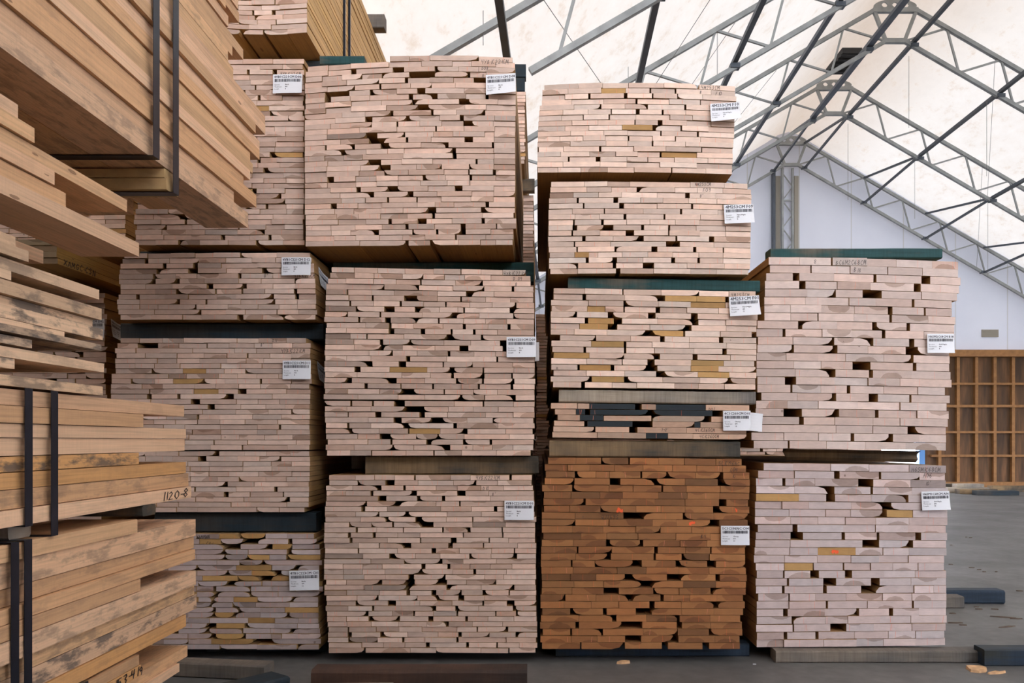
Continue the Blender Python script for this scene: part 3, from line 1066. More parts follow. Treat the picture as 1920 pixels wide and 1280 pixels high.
b = Bundle('thin shaded birch lumber bundle tagged 4YB1C221CM D12', Y1, D12, 473, 599, 2.44, PINK, TAND, top=(2, 0, -.5), seed=12)
b.tag(529, 483, '4YB1C221CM D12', 'Birch', '4/4', '8', 55, 34, 0.0, .006)
b.side_x = X(1655 / 4.266 + 200, Y1); b.side_y = Y1 + .08
b.tag(592, 493, '4YB1C221CM D12', 'Birch', '4/4', '8', 48, 36, 0, .03, flip_side=True, label='white label wrapped on the side')
b.write(552, 520, '4YB1C221CM', 6); b.write(494, 520, "8'", 7)
b = Bundle('shaded birch lumber bundle tagged 4YB1C221CM D11 partly behind strapped boards', Y1, D11, 633, 960, 2.44, PINK, TAND, gap_after=22,
           seed=11, vis=(300,))
b.tag(531, 676, '4YB1C221CM D11', 'Birch', '4/4', '8', 53, 35, 0.0, .006)
b.side_x = X(1640 / 4.266 + 200, Y1); b.side_y = Y1 + .09
b.tag(585, 673, '4YB1C221CM D11', 'Birch', '4/4', '8', 48, 36, 0, .03, flip_side=True, label='white label wrapped on the side')
b.write(510, 641, 'D11', 6); b.write(488, 650, "8'", 6); b.write(527, 661, '4YB1C221CM', 7)
b.mark_lines(40)
b = Bundle('birch lumber bundle with olive and lilac board ends tagged 4YB1C223CM C01, at the floor', Y1, C01, 1000, 1217.5, 3.3, (.47, .37, .34), TAN,
           seed=13, wane=.55, vis=(365,))
b.tag(543, 1069, '4YB1C223CM C01', 'Birch', '4/4', '12', 56, 37, 0.03, .006)
b.write(368, 1009, 'XAMMNN', 6); b.write(386, 1022, 'C01', 7)
b.mark_lines(26)
# third column: F10, F09, F01, D01, C04
b = Bundle('creamy hard maple lumber bundle tagged 4M253CM F10, highest in the middle stack', Y2, F10, 155, 323.5, 2.44, MAPLE, TAND,
           top=(4.5, -1, 5.5), bot=(-.5, -.5, 3), seed=20, wane=.05, heart=.06)
b.tag(1331, 196, '4M253CM F10', 'Hard Maple', '4/4', '8', 53, 35, 0.02, .035)
b.write(1315, 167, '4M253CM', 7); b.write(1342, 178, 'F10', 7); b.write(1312, 175, '8', 6)
b.mark_lines(14)
b = Bundle('creamy hard maple lumber bundle tagged 4M253CM F09', Y2, F09, 340.5, 513.5, 2.44, MAPLE, TAND,
           top=(0, -1, 3), bot=(0, -1, 1), seed=21, wane=.06, heart=.06)
b.tag(1357, 385, '4M253CM F09', 'Hard Maple', '4/4', '8', 54, 36, 0.01, .02)
b.write(1303, 348, '4M253CM', 6); b.write(1318, 359, 'F09', 7); b.write(1312, 370, "8'", 6)
b.mark_lines(14)
b = Bundle('creamy hard maple lumber bundle tagged 4M253CM F01 with a dozen golden board ends', Y2, F01, 542, 728, 2.6, MAPLE, TAN,
           top=(-3, 0, 3.5), bot=(-2, 0, 2.5), seed=22, wane=.12, heart=.08)
b.tag(1366, 557, '4M253CM F01', 'Hard Maple', '4/4', '12', 55, 37, 0.04, .025)
b.write(1371, 556, '4M253CM', 7)
b.mark_lines(16)
b = Bundle('shallow cherry lumber bundle tagged 4C1C260CM D01 with dark green painted ends', Y2, D01, 757, 822, 2.6, (.56, .37, .26), TAND,
           top=(-2, 0, 2), bot=(-2, 0, 2), seed=23, wane=.3, heart=.0)
b.tag(1355, 770, '4C1C260CM D01', 'Cherry', '4/4', '12', 51, 37, 0.0, .006)
b.tag(1406, 773, '', '', '', '', 23, 34, -0.12, .02, plain=True, label='blank white label sticking out sideways')
b.write(1329, 770, 'D01', 6); b.write(1240, 808, "7-12'", 5); b.write(1304, 809, '4C1C260CM', 6); b.write(1312, 821, '4C1C260CM', 6)
b.mark_lines(14)
b = Bundle('orange brown cherry lumber bundle tagged 5C1C196NC C04 at the floor', Y2, C04, 858, 1217, 3.0, CHERRY, (.30, .14, .05),
           top=(-1, 0, 2), bot=(0, 0, 0), seed=24, wane=.22, heart=.75, spread=.13)
b.tag(1351, 985, '5C1C196NC C04', 'Cherry', '5/4', '10', 53, 36, 0.0, .004)
b.write(1347, 872, '5C1C196NC', 7); b.write(1369, 884, 'C04', 7); b.write(1373, 896, '10', 6)
b.write(1160, 965, 'S691715', 8, flip=True); b.write(1312, 1009, '109', 7)
b.smear(1163, 956, 11, 10); b.smear(1299, 981, 11, 9); b.smear(1381, 956, 3, 9)
b.mark_lines(34)
# fourth column: B18, A06
b = Bundle('pale soft maple lumber bundle of thick boards tagged H6SM2C68CM B18', Y4, B18, 484, 842, 2.44, SOFT, TAND,
           top=(-3, -1, 6), bot=(-2, 0, 3), seed=30, wane=.08, heart=.2, spread=.07)
b.tag(1737, 626, 'H6SM2C68CM B18', 'Soft Maple', '6/4', '8', 49, 36, -0.01, .012)
b.write(1526, 495, '8', 9); b.write(1567, 496, 'BC6M2C68CM', 8); b.write(1601, 510, 'B18', 8)
b.mark_lines(10)
b = Bundle('pale soft maple lumber bundle of thick boards tagged H6SM1C68CM A06 at the floor', Y4, A06, 869, 1212, 3.0, (.60, .48, .45), TAND,
           top=(-2, 0, 3), bot=(2, 0, -2), seed=31, wane=.08, heart=.32, spread=.07)
b.tag(1726, 921, 'H6SM1C68CM A06', 'Soft Maple', '6/4', '10', 51, 35, 0.03, .012)
b.write(1709, 884, 'H6SM1C68CM', 8); b.write(1732, 895, 'A06', 8); b.write(1736, 910, "10'", 7)
b.smear(1568, 1034, 13, 10)
b.mark_lines(16)

# half hidden bundles left of the first column and behind the stacks, some invented to block light
Y0 = 4.35
rg = random.Random(5)
b = Bundle('shaded birch lumber bundle tagged 4YB1C221CM D02 in the gap left of the stacks', Y0, gen_rows(rg, 24, -90, 201, 30, 60, .3, 2, 7), 548, 790, 2.44, PINK, (.42, .24, .08),
           seed=40, vis=(120,), nparts=60)
b.tag(148, 598, '4YB1C221CM D02', 'Birch', '4/4', '8', 50, 36, 0.0, .005)
b.side_x = X(203, Y0); b.side_y = Y0 + .02
b.tag(206, 596, '4YB1C221CM D01', 'Birch', '4/4', '8', 40, 34, 0, .03, flip_side=True, label='white label folded over the side')
b = Bundle('golden sided lumber bundle stencilled XAMGC-CSN in the gap under the strapped boards', 4.0, gen_rows(rg, 4, -80, 107, 40, 60, 0, 2, 3), 448, 494, 2.44, (.33, .24, .14), (.44, .26, .07),
           seed=41, vis=(40,), nparts=30)
xs_ = X(107, 4.0)
Bundle('shaded lumber bundle added to darken the low gap between the near left bundles and the first stack', Y0, gen_rows(rg, 27, -160, 196, 30, 60, .3, 2, 7), 812, 1190, 2.44, PINK, (.42, .24, .08), seed=42, vis=(150,), nparts=30)  # invented filler, keeps the bright background from showing through
Bundle('shaded lumber bundle added to block bright gaps high behind the overhanging strapped boards', 4.9, gen_rows(rg, 19, -60, 236, 24, 50, .2, 2, 2), 300, 462, 2.44, PINK, (.42, .24, .08), seed=43, vis=(60,), nparts=30)  # invented filler covering bright wall and sky behind the overhang
V_, F_, w_ = handwriting('XAMGC-CSN', .030, b.rng, .0035)
m = MB(); m.v = [(xs_ + .004, 4.05 + x * 1.6, Z(493, 4.0) + .002 + z) for x, z in V_]
for q in F_: m.face(q)
m.build('stencil', M['marker'], b.root, b.base)
for (lab, Yb, xa, xb, za, zb, sd) in (  # back row, mostly invented and unseen, blocking light between the stacks
        ('lumber bundle added behind the second stack to darken its gaps, lower one', 6.75, -1.05, -.055, 0, 1.6, 50),
        ('lumber bundle behind the second stack, brown side banded and seen through the narrow gap', 6.75, -1.05, -.036, 1.605, 3.2, 51),
        ('lumber bundle behind the second stack, its top level with two dark bearer ends', 6.28, -.72, -.10, 3.30, 3.87, 52),
        ('lumber bundle added deep behind the first stack to black out its gaps', 7.6, -2.6, -1.3, 0, 3.3, 53),
        ('lumber bundle added deep behind the fourth stack to block light under B18', 7.2, 1.15, 3.1, 0, 1.25, 54),
        ('lumber bundle added behind the middle stack to darken the narrow gap', 7.1, -.028, 1.0, 0, 2.25, 55),
        ('farthest lumber bundle, added beyond the middle stacks to close bright slits', 9.8, -.3, 1.95, 0, 2.3, 56)):
    rg = random.Random(sd)
    pxa, pxb = VX + xa * F / Yb, VX + xb * F / Yb
    n = int((zb - za) / .0275)
    Bundle(lab, Yb, gen_rows(rg, n, pxa, pxb, 20, 38, .2, 3, 3), VY - (zb - H) * F / Yb, VY - (za - H) * F / Yb, 2.44, PINK, (.36, .22, .09), seed=sd, nparts=16, vis=(pxb - 40,))

# ---------------------------------------------------------------- strapped bundles on the near left side
XL = -1.30


def side_bundle(label, rows, tints, seed, zlo, straps=(), width=1.0):
    """rows: (z bottom, z top, end pixel x, stain) of the outermost board of each layer; far ends face away from the camera"""
    rng = random.Random(seed)
    base = (XL - width / 2, 1.6, zlo)
    root = empty('strapped_lumber_bundle', base)
    tag(root, label, 'lumber bundle')
    for ri, (z0, z1, px, stain) in enumerate(rows):
        z1k = z1
        if ri < len(rows) - 1 and rows[ri + 1][0] - z1 < .004: z1 = rows[ri + 1][0] - .0002
        ye = -XL * F / (VX - px)
        x = XL + (rng.uniform(-.014, .012) if z1k != .9575 and z1k != .401 else .008)
        first = True
        while x > XL - width + .08:
            w = rng.uniform(.15, .22)
            if x - w < XL - width + .08: w = x - (XL - width)
            e = ye if first else min(3.7, max(1.6, ye + rng.uniform(-.55, .12)))
            tint = rng.choice(tints)
            v = rng.uniform(.92, 1.22)
            c = (tint[0] * v, tint[1] * v, tint[2] * v, stain)
            m = MB()
            board(m, x - w, x - .001, z0 + .0008, z1 - .0012, e - 2.5 - rng.uniform(0, .1), e, (c[0] * .9, c[1] * .9, c[2] * .9, .4), c,
                  (rng.random(), rng.random(), rng.random()), '', rng.uniform(-.0008, .0008))
            o = m.build('board', [M['end'], M['side']], root, base)
            if first and stain > .8: o['label'] = 'board stained grey and black'
            x -= w + rng.uniform(.001, .012)
            first = False
    for (y, za, zb, under, over) in straps:
        m = MB()
        xo = XL + .0145
        pts = []
        if over: pts.append((XL - .5, zb + .003))
        pts += [(xo, zb + .003), (xo, za - .003)]
        if under: pts.append((XL - .92, za - .003))
        for (xa, z_a), (xb, z_b) in zip(pts, pts[1:]):
            m.bar((xa, y, z_a), (xb, y, z_b), .044 if y > 2.4 else .030, .0016, up=(1, 0, 0) if xa == xb else (0, 0, 1))
        m.build('strap', M['strap'], root, base)
    return root


WT = [(.62, .385, .205), (.55, .325, .17), (.66, .43, .27), (.58, .31, .12), (.60, .37, .20), (.64, .40, .24)]
WG = [(.56, .38, .24), (.48, .34, .23), (.62, .43, .28)]


def fill(rows, z_end):
    return rows


# top bundle: 8/4 boards, overhanging
r = [(2.083, 2.150, 468, .45), (2.152, 2.199, 444, .1), (2.201, 2.257, 481, .1), (2.259, 2.300, 461, .25), (2.302, 2.345, 470, .05), (2.347, 2.392, 477, .1),
     (2.394, 2.438, 475, .05), (2.440, 2.485, 489, .15), (2.487, 2.531, 491, .1), (2.533, 2.578, 477, .05), (2.580, 2.626, 497, .2), (2.628, 2.672, 499, .1),
     (2.674, 2.72, 440, .1), (2.722, 2.768, 430, .4), (2.77, 2.815, 440, .2), (2.817, 2.862, 461, .1), (2.864, 2.91, 430, .2), (2.912, 2.956, 420, .1),
     (2.958, 3.002, 454, .1), (3.004, 3.05, 450, .1), (3.052, 3.1, 454, .1)]
side_bundle('tall strapped bundle of thick boards overhanging from the upper left corner', r, WT, 60, 2.083,
            straps=((2.69, 2.083, 3.1, True, False), (2.835, 2.005, 3.1, True, False)))
# bundle under it
r = [(1.727, 1.771, 262, .1), (1.773, 1.813, 130, .1), (1.815, 1.853, 104, .15), (1.855, 1.893, 244, .2), (1.895, 1.933, 65, .2), (1.935, 1.972, 40, .2), (1.974, 2.003, -60, .2)]
side_bundle('bundle of heavy boards with far-reaching bottom board under the strapped overhanging bundle', r, WT, 61, 1.727)
# grey stained loose bundle
r = [(1.262, 1.290, 187, .7), (1.305, 1.33, 26, .9), (1.332, 1.360, 196, .3), (1.365, 1.388, 60, .95), (1.393, 1.411, 185, .95), (1.413, 1.427, 120, .9), (1.428, 1.461, 195, .95),
     (1.463, 1.484, 183, 1.0), (1.486, 1.519, 190, .7), (1.522, 1.544, 20, .5), (1.5465, 1.577, 190, .5), (1.581, 1.609, 51, .3), (1.611, 1.64, 40, .3), (1.642, 1.68, -40, .3), (1.682, 1.7255, -60, .3)]
side_bundle('grey stained bundle of thin boards with ragged far ends halfway up the left side', r, WG, 62, 1.26)
# 1120-8 bundle
r = [(.9166, .9575, 355, .15), (.9595, 1.0065, 354, .4), (1.0082, 1.049, 349.5, .15), (1.051, 1.0885, 262, .95), (1.0906, 1.1335, 347, .0), (1.136, 1.170, 347, .05),
     (1.172, 1.214, 264, .1), (1.216, 1.2575, 345.5, .15)]
rt = side_bundle('strapped bundle of thick tan boards marked 1120-8', r, WT, 63, .9166,
                 straps=((XL * -F / (1010 - 43), .9166, 1.2575, True, False), (XL * -F / (1010 - 92), .88, 1.2575, True, False)))


def side_text(root, txt, px0, z, h, pen, st=2.3):
    """felt pen number on the long side of a board, reading towards its far end"""
    rng = random.Random(3)
    V, Fc, w = handwriting(txt, h, rng, pen)
    y0 = -XL * F / (VX - px0)
    m = MB()
    m.v = [(XL + .0085, y0 + x * st, z + zz) for x, zz in V]
    for q in Fc: m.face(q)
    l = root.location
    m.build('handwriting', M['marker'], root, tuple(l))


side_text(rt, '1120-8', 299, .923, .028, .0028)
# lower bundles
r = [(.442, .486, 350, .2), (.488, .542, 372, .95), (.544, .584, 367, .5), (.586, .640, 362, .5), (.642, .680, 258, .2), (.682, .719, 363, .25), (.721, .7645, 367, .35), (.7665, .829, 368, .5), (.8315, .876, 255, .1)]
side_bundle('strapped bundle of long boards, lowest-but-one on the left side, black stains', r, WT, 64, .442,
            straps=((XL * -F / (1010 - 17), .484, .876, False, True), (XL * -F / (1010 - 42), .484, .876, False, True)))
r = [(.105, .15, 150, .3), (.152, .20, 200, .3), (.202, .245, 120, .3), (.247, .290, 180, .3), (.292, .3225, 337, .2), (.324, .364, 357, .3), (.366, .401, 260, .1), (.403, .437, 257, .2)]
rt = side_bundle('lumber bundle marked 153-419 at the floor in the lower left corner', r, WT, 65, .105,
                 straps=((XL * -F / (1010 - 150), .3, .440, False, True),))
side_text(rt, '153-419', 209, .370, .027, .0035, 1.7)


# ---------------------------------------------------------------- bearer timbers
def timber(label, p, q, w, h, mat, name='timber_bearer', cat='timber', group=None, cham=.006, seed=0, jag=0.0):
    """squared timber from p to q (centre line of its underside)"""
    rng = random.Random(seed + int(abs(p[0] * 1000)))
    p, q = Vector(p), Vector(q)
    L = (q - p).length
    d = (q - p).normalized()
    yaw = math.atan2(d.y, d.x); pitch = -math.asin(d.z)
    c = cham
    prof = [(-w / 2 + c, 0), (w / 2 - c, 0), (w / 2, c), (w / 2, h - c), (w / 2 - c, h), (-w / 2 + c, h), (-w / 2, h - c), (-w / 2, c)]
    m = MB()
    n = max(2, int(L / .12))
    for i in range(n + 1):
        x = -L / 2 + L * i / n
        for k, (a, b) in enumerate(prof):
            e = rng.uniform(-.0015, .0015)
            xx = x
            if jag and i in (0, n): xx += rng.uniform(-jag, jag)
            m.v.append((xx, a + e, max(0, b + (rng.uniform(-.0015, .0015) if b > 0 else 0))))
    for i in range(n):
        for k in range(8):
            a = i * 8 + k; b2 = i * 8 + (k + 1) % 8
            m.face([a, a + 8, b2 + 8, b2])
    m.face([k for k in range(8)])
    m.face([n * 8 + k for k in reversed(range(8))])
    o = m.build(name, mat)
    o.location = (p + q) / 2
    o.rotation_euler = (0, pitch, yaw)
    tag(o, label, cat, group)
    return o


def bearer(label, xa, xb, Yc, za, zb, mat, w=.09, dz=0.0, **k):
    return timber(label, (xa, Yc, za), (xb, Yc, za + dz), w, zb - za, mat, **k)


def XP(px, Y): return X(px, Y)


bearer('short dark green timber lying on top of bundle D08', X(604, 4.17), X(686, 4.17), 4.17, 3.067, 3.112, M['green'])
bearer('green-ended brown bearer timber between bundles D08 and D09', X(625, 4.42), X(1001, 4.42), 4.46, 2.0, 2.112, M['green'], .09)
bearer('brown bearer timber between bundles D09 and D10', X(685, 4.12), X(1010, 4.12), 4.17, .955, 1.048, M['brown'], .10)
bearer('short grey timber end deep in the gap beside the brown bearer, between D09 and D10', X(655, 4.7), X(688, 4.7), 4.8, .957, 1.045, M['grey'], .09)
bearer('dark bearer timber on the floor under bundle D10', X(640, 4.25), X(998, 4.25), 4.3, 0.0, .050, M['black'], .09)
bearer('black bearer timber under the top-edge bundle, above D06', X(470, 4.36), X(606, 4.36), 4.42, 3.087, 3.207, M['black'])
bearer('black bearer timber between bundles D06 and D12', X(262, 4.22), X(580, 4.22), 4.27, 2.094, 2.127, M['black'])
bearer('black bearer timber between bundles D12 and D11', X(225, 4.2), X(606, 4.2), 4.25, 1.657, 1.744, M['black'])
bearer('dark timber with a weathered right end between bundles D11 and C01', X(290, 4.15), X(593, 4.15), 4.2, .655, .755, M['black'], .10)
bearer('dark bearer timber on the floor under bundle C01', X(380, 4.2), X(600, 4.2), 4.3, 0.0, .052, M['black'], .09)
bearer('thin dark strip between bundles F10 and F09', X(1030, 4.6), X(1400, 4.6), 4.7, 2.442, 2.48, M['black'], .08)
bearer('green painted bearer timber between bundles F09 and F01, tilted down to one side', X(1065, 4.1), X(1425, 4.1), 4.15, 1.905, 1.964, M['green'], .10, dz=-.015)
bearer('pale grey timber with blue end smudge under bundle F01', X(1048, 4.07), X(1417, 4.07), 4.12, 1.323, 1.386, M['grey'], .10, dz=-.01)
bearer('brown timber dark at one end between bundles D01 and C04', X(1030, 4.07), X(1388, 4.07), 4.12, 1.046, 1.128, M['brown'], .10, dz=-.004)
bearer('dark blue bearer timber on the floor under cherry bundle C04', X(1042, 4.18), X(1405, 4.18), 4.23, 0.0, .067, M['navy'], .10)
bearer('dark green timber lying on top of bundle B18', X(1445, 4.2), X(1767, 4.2), 4.25, 2.085, 2.138, M['green'], .10)
timber('rough brown timber with rounded ends between bundles B18 and A06', (X(1478, 4.3), 4.36, 1.024), (X(1722, 4.2), 4.22, 1.013), .10, .060, M['brown'], cham=.018, jag=.02)
bearer('long grey timber on the floor under bundle A06', X(1455, 4.06), X(1846, 4.06), 4.11, 0.0, .059, M['greyd'], .10)
bearer('dark green timber lying end to end with the grey one at the lower right edge', X(1846, 4.0), X(2010, 4.0), 4.05, 0.0, .083, M['navy'], .10)
bearer('grey timber end poking out of the floor shadow behind bundle A06', X(1560, 5.38), X(1808, 5.38), 5.43, 0.0, .078, M['greyd'], .10)
bearer('blue-black timber on the floor right of bundle A06', X(1700, 5.5), X(1888, 5.5), 5.58, 0.0, .092, M['navy'], .12, cham=.012)
bearer('upper dark bearer end poking out beside the top of D08', -.65, X(986, 6.3), 6.36, 3.995, 4.10, M['black'], .09)
bearer('lower dark bearer end poking out beside the top of D08', -.65, X(984, 6.3), 6.36, 3.885, 3.992, M['black'], .09)
bearer('brown bearer end in the gap beside D08, half way down its side', -.9, X(1002, 6.3), 6.7, 3.205, 3.305, M['brown'], .09)
bearer('weathered timber end poking out from the top of the top-edge bundle', -1.7, X(720, 5.7), 5.75, 4.073, 4.17, M['greyd'], .09)
# bearers between the near bundles
for i, (za, zb) in enumerate(((2.006, 2.046), (2.048, 2.080))):
    bearer(('upper', 'lower')[1 - i] + ' of two yellow pine strips strapped under the overhanging bundle', -2.2, X(323 - 4 * i, 2.84) + .0, 2.84, za, zb, simple('yellow_pine_strip', (.50, .33, .15), .7, 0, .2, 20), .09, cham=.003)
bearer('brown block end sticking out under the far end of bundle 1120-8', -2.2, -1.295, 2.66, .880, .9155, M['brown'], .09)
bearer('wooden block under bundle 1120-8', -2.2, -1.33, 2.05, .879, .9155, M['grey'], .09)
bearer('dark bearer on the floor under bundle 153-419', -2.2, -1.32, 2.2, 0, .104, M['black'], .10)
# loose timbers on the floor at the bottom edge
bearer('dark red-brown timber on the floor before bundle D10', X(583, 3.62), X(988, 3.62), 3.68, 0, .088, M['red'], .12, dz=.0, cham=.012)
timber('green-black timber with a splintered end pointing at the stacks', (-1.72, 2.95, 0), (-1.16, 3.58, 0), .14, .085, M['black'], cham=.008, jag=.02)
timber('grey timber on the floor beside the lower left bundle', (-1.80, 3.88, 0), (-1.28, 3.80, 0), .10, .07, M['greyd'])
timber('pale board on the floor at the bottom edge', (-1.18, 3.40, 0), (-.63, 3.42, 0), .14, .075, M['grey'])

# chips and splinters
def chip(label, px, py, w, l, ang, mat, h=.006, group=None, seed=0):
    rng = random.Random(seed)
    Y = H * F / (py - VY)
    m = MB()
    n = 9
    top, bt = [], []
    for i in range(n):
        a = 2 * math.pi * i / n
        r_ = rng.uniform(.7, 1.1)
        x, y = math.cos(a) * l / 2 * r_, math.sin(a) * w / 2 * r_
        bt.append((x, y, 0)); top.append((x * .93, y * .93, h * rng.uniform(.7, 1.3)))
    m.v = bt + top
    for i in range(n): m.face([i, (i + 1) % n, n + (i + 1) % n, n + i])
    m.face(list(range(n, 2 * n))); m.face(list(reversed(range(n))))
    o = m.build('wood_chip', mat)
    o.location = (X(px, Y), Y, 0); o.rotation_euler = (0, 0, ang)
    tag(o, label, 'wood chip', group)


chip('broad pale wood chip on the floor at the lower right', 1832, 1256, .10, .12, .3, M['chip'], .014, seed=1)
chip('narrow pale splinter beside the broad chip at the lower right', 1868, 1262, .03, .11, .3, M['chip'], .008, seed=2)
chip('pale triangular splinter on the floor before the cherry bundle', 1170, 1243, .03, .08, .2, M['chip'], .012, seed=3)
chip('tiny white sliver on the floor before the gap between C04 and A06', 1415, 1245, .006, .02, 0, M['paper'], .002, seed=4)
rg = random.Random(9)
for i, (px, py, l) in enumerate(((1790, 1168, .10), (1806, 1172, .06), (1786, 1150, .04), (1830, 1138, .05), (1880, 1157, .16), (1905, 1160, .10), (1888, 1175, .14),
                                 (1822, 1064, .05), (1836, 1068, .05), (1845, 1072, .04), (1783, 1058, .04), (1820, 1008, .05), (1812, 1007, .03), (1784, 1022, .04), (1868, 1072, .03), (1912, 1108, .05), (1835, 1142, .06), (1865, 1142, .05))):
    chip('small dark splinter on the open concrete floor right of the stacks', px, py, .02, l, rg.uniform(-.4, .4), M['chipd'], .005, 'splinters on the open floor', seed=20 + i)

# ---------------------------------------------------------------- building
YW = 18.75
ZAP, SLOPE = 8.2, .582


def xap(Y): return 5.86 + (Y - 18.7) * .0267


HW_ = 9.6
ZE = ZAP - SLOPE * HW_

m = MB(); m.box((-60, -60, -.05), (80, 60, 0)); tag(m.build('floor', M['concrete']), kind='structure')
# roof fabric
m = MB()
ya, yb = -5.5, 18.9
nseg = 12
prof = [(-HW_ - .25, ZE - .1), (-.55, ZAP - .22), (-.25, ZAP - .02), (0, ZAP + .05), (.25, ZAP - .02), (.55, ZAP - .22), (HW_ + .25, ZE - .1)]
for Y in (ya, yb):
    for x, z in prof: m.v.append((xap(Y) + x, Y, z + .10))
k = len(prof)
for i in range(k - 1): m.face([i, i + 1, k + i + 1, k + i])
tag(m.build('ceiling', M['fabric']), kind='structure')
# side walls, unseen and invented; opening in the right one shaped for the light
for nm, sx in (('wall_left', -1), ('wall_right', 1)):
    m = MB(); n = 0
    x0, x1 = xap(ya) + sx * (HW_ + .2), xap(yb) + sx * (HW_ + .2)
    if sx < 0:
        m.v = [(x0, ya, 0), (x1, yb, 0), (x1, yb, ZE), (x0, ya, ZE), (x0 - .08, ya, 0), (x1 - .08, yb, 0), (x1 - .08, yb, ZE), (x0 - .08, ya, ZE)]
        for q in ((0, 1, 2, 3), (7, 6, 5, 4), (3, 2, 6, 7), (0, 3, 7, 4), (1, 5, 6, 2)): m.face(list(q))
    else:
        for (p0, p1, z0, z1) in ((ya, 9, 0, ZE), (9, 14, 2.6, ZE), (14, yb, 0, ZE)):
            m.box((min(xap(p0), xap(p1)) + HW_ + .2, p0, z0), (max(xap(p0), xap(p1)) + HW_ + .3, p1, z1))
    tag(m.build(nm, M['ply']), kind='structure')
# far gable wall with a door opening and a lower timber wall
xa_ = xap(YW)
WZ = Z(657, YW)
xdoor0, xdoor1 = X(1640, YW), X(1722, YW)
m = MB()
m.v = [(xa_ - HW_ - .2, YW, WZ), (xa_ + HW_ + .2, YW, WZ), (xa_ + HW_ + .2, YW, max(ZE, WZ) + .001), (xa_, YW, ZAP + .26), (xa_ - HW_ - .2, YW, max(ZE, WZ) + .001)]
m.v += [(x, y + .12, z) for x, y, z in m.v[:5]]
m.face([0, 1, 2, 3, 4]); m.face([9, 8, 7, 6, 5])
for i in range(5): m.face([i, 5 + i, 5 + (i + 1) % 5, (i + 1) % 5])
m.box((xa_ - HW_ - .2, YW, 0), (xdoor0, YW + .12, WZ))
m.box((xdoor0, YW, 2.3), (xdoor1 + .14, YW + .12, WZ))
tag(m.build('wall_back', M['gable']), kind='structure')
m = MB()
m.box((xdoor1, YW - .05, 0), (xdoor1 + .13, YW + .14, 2.3))
m.box((xdoor0, YW - .05, 2.22), (xdoor1, YW + .14, 2.3))
tag(m.build('door_1', M['blue']), kind='structure')
# timber stud wall
m = MB(); m.box((xdoor1 + .14, YW - .02, 0), (xa_ + HW_ + .2, YW + .12, WZ - .02))
tag(m.build('wall_back_timber', M['ply']), kind='structure')
# unseen near gable, invented to cut low light; opening on the right, open above
yf = -2.8
m = MB(); m.box((xap(ya) - HW_ - .1, yf - .12, 0), (7.0, yf, 4.5))
m.box((9.8, yf - .12, 0), (xap(ya) + HW_ + .1, yf, 3.9))
tag(m.build('wall_front_blocker', M['ply']), kind='structure')  # added light blocker, makes the stacks darker towards the floor
sw = empty('stud_framing', (X(1860, YW), YW - .06, 0))
tag(sw, 'orange-brown timber stud framing over dark plywood on the far wall', 'wall framing')
o0 = (X(1860, YW), YW - .06, 0)
px = 1758.0
while px < 2120:
    m = MB(); m.box((X(px, YW) - .035, YW - .11, 0), (X(px, YW) + .035, YW - .021, WZ - .16)); m.build('stud', M['stud'], sw, o0)
    px += 34.3
for py, hh, mt in ((720, .05, 'stud'), (761.5, .06, 'stud'), (810, .05, 'stud'), (854, .05, 'stud')):
    m = MB(); m.box((X(1742, YW), YW - .125, Z(py, YW) - hh / 2), (X(2150, YW), YW - .022, Z(py, YW) + hh / 2)); m.build('rail', M[mt], sw, o0)
m = MB(); m.box((X(1742, YW), YW - .20, WZ - .16), (X(2150, YW), YW - .001, WZ)); m.build('top_beam', M['stud'], sw, o0)
m = MB(); m.box((X(1742, YW), YW - .14, 0), (X(2150, YW), YW - .022, .16)); m.build('bottom_plate', M['stud'], sw, o0)
m = MB(); m.box((X(1840, YW), YW - .03, Z(632, YW)), (X(1871, YW), YW - .001, Z(618, YW)))
for i in range(6):
    z_ = Z(632, YW) + .02 + i * .026
    m.box((X(1841, YW), YW - .045, z_), (X(1870, YW), YW - .03, z_ + .012))
tag(m.build('wall_vent', M['vent']), 'small dusty louvred vent high on the far white wall', 'vent')
# loose boards at the foot of the timber wall
pl = ((1742, 1800, 17.75, 0, .10, 'brown'), (1770, 1850, 17.3, 0, .11, 'grey'), (1790, 1840, 17.3, .112, .19, 'grey'), (1828, 1905, 16.5, 0, .09, 'black'), (1795, 1865, 16.9, 0, .10, 'brown'), (1856, 1925, 17.6, 0, .13, 'brown'), (1742, 1790, 17.75, .105, .17, 'brown'))
names = ('brown', 'pale', 'pale upper', 'black foremost', 'brown middle', 'brown far', 'brown upper')
for (pa, pb, yy, z0, z1, mt), nn in zip(pl, names):
    bearer(nn + ' timber lying in the loose heap at the foot of the far timber wall', X(pa, yy), X(pb, yy), yy, z0, z1, M[mt], .22, name='loose_timber')


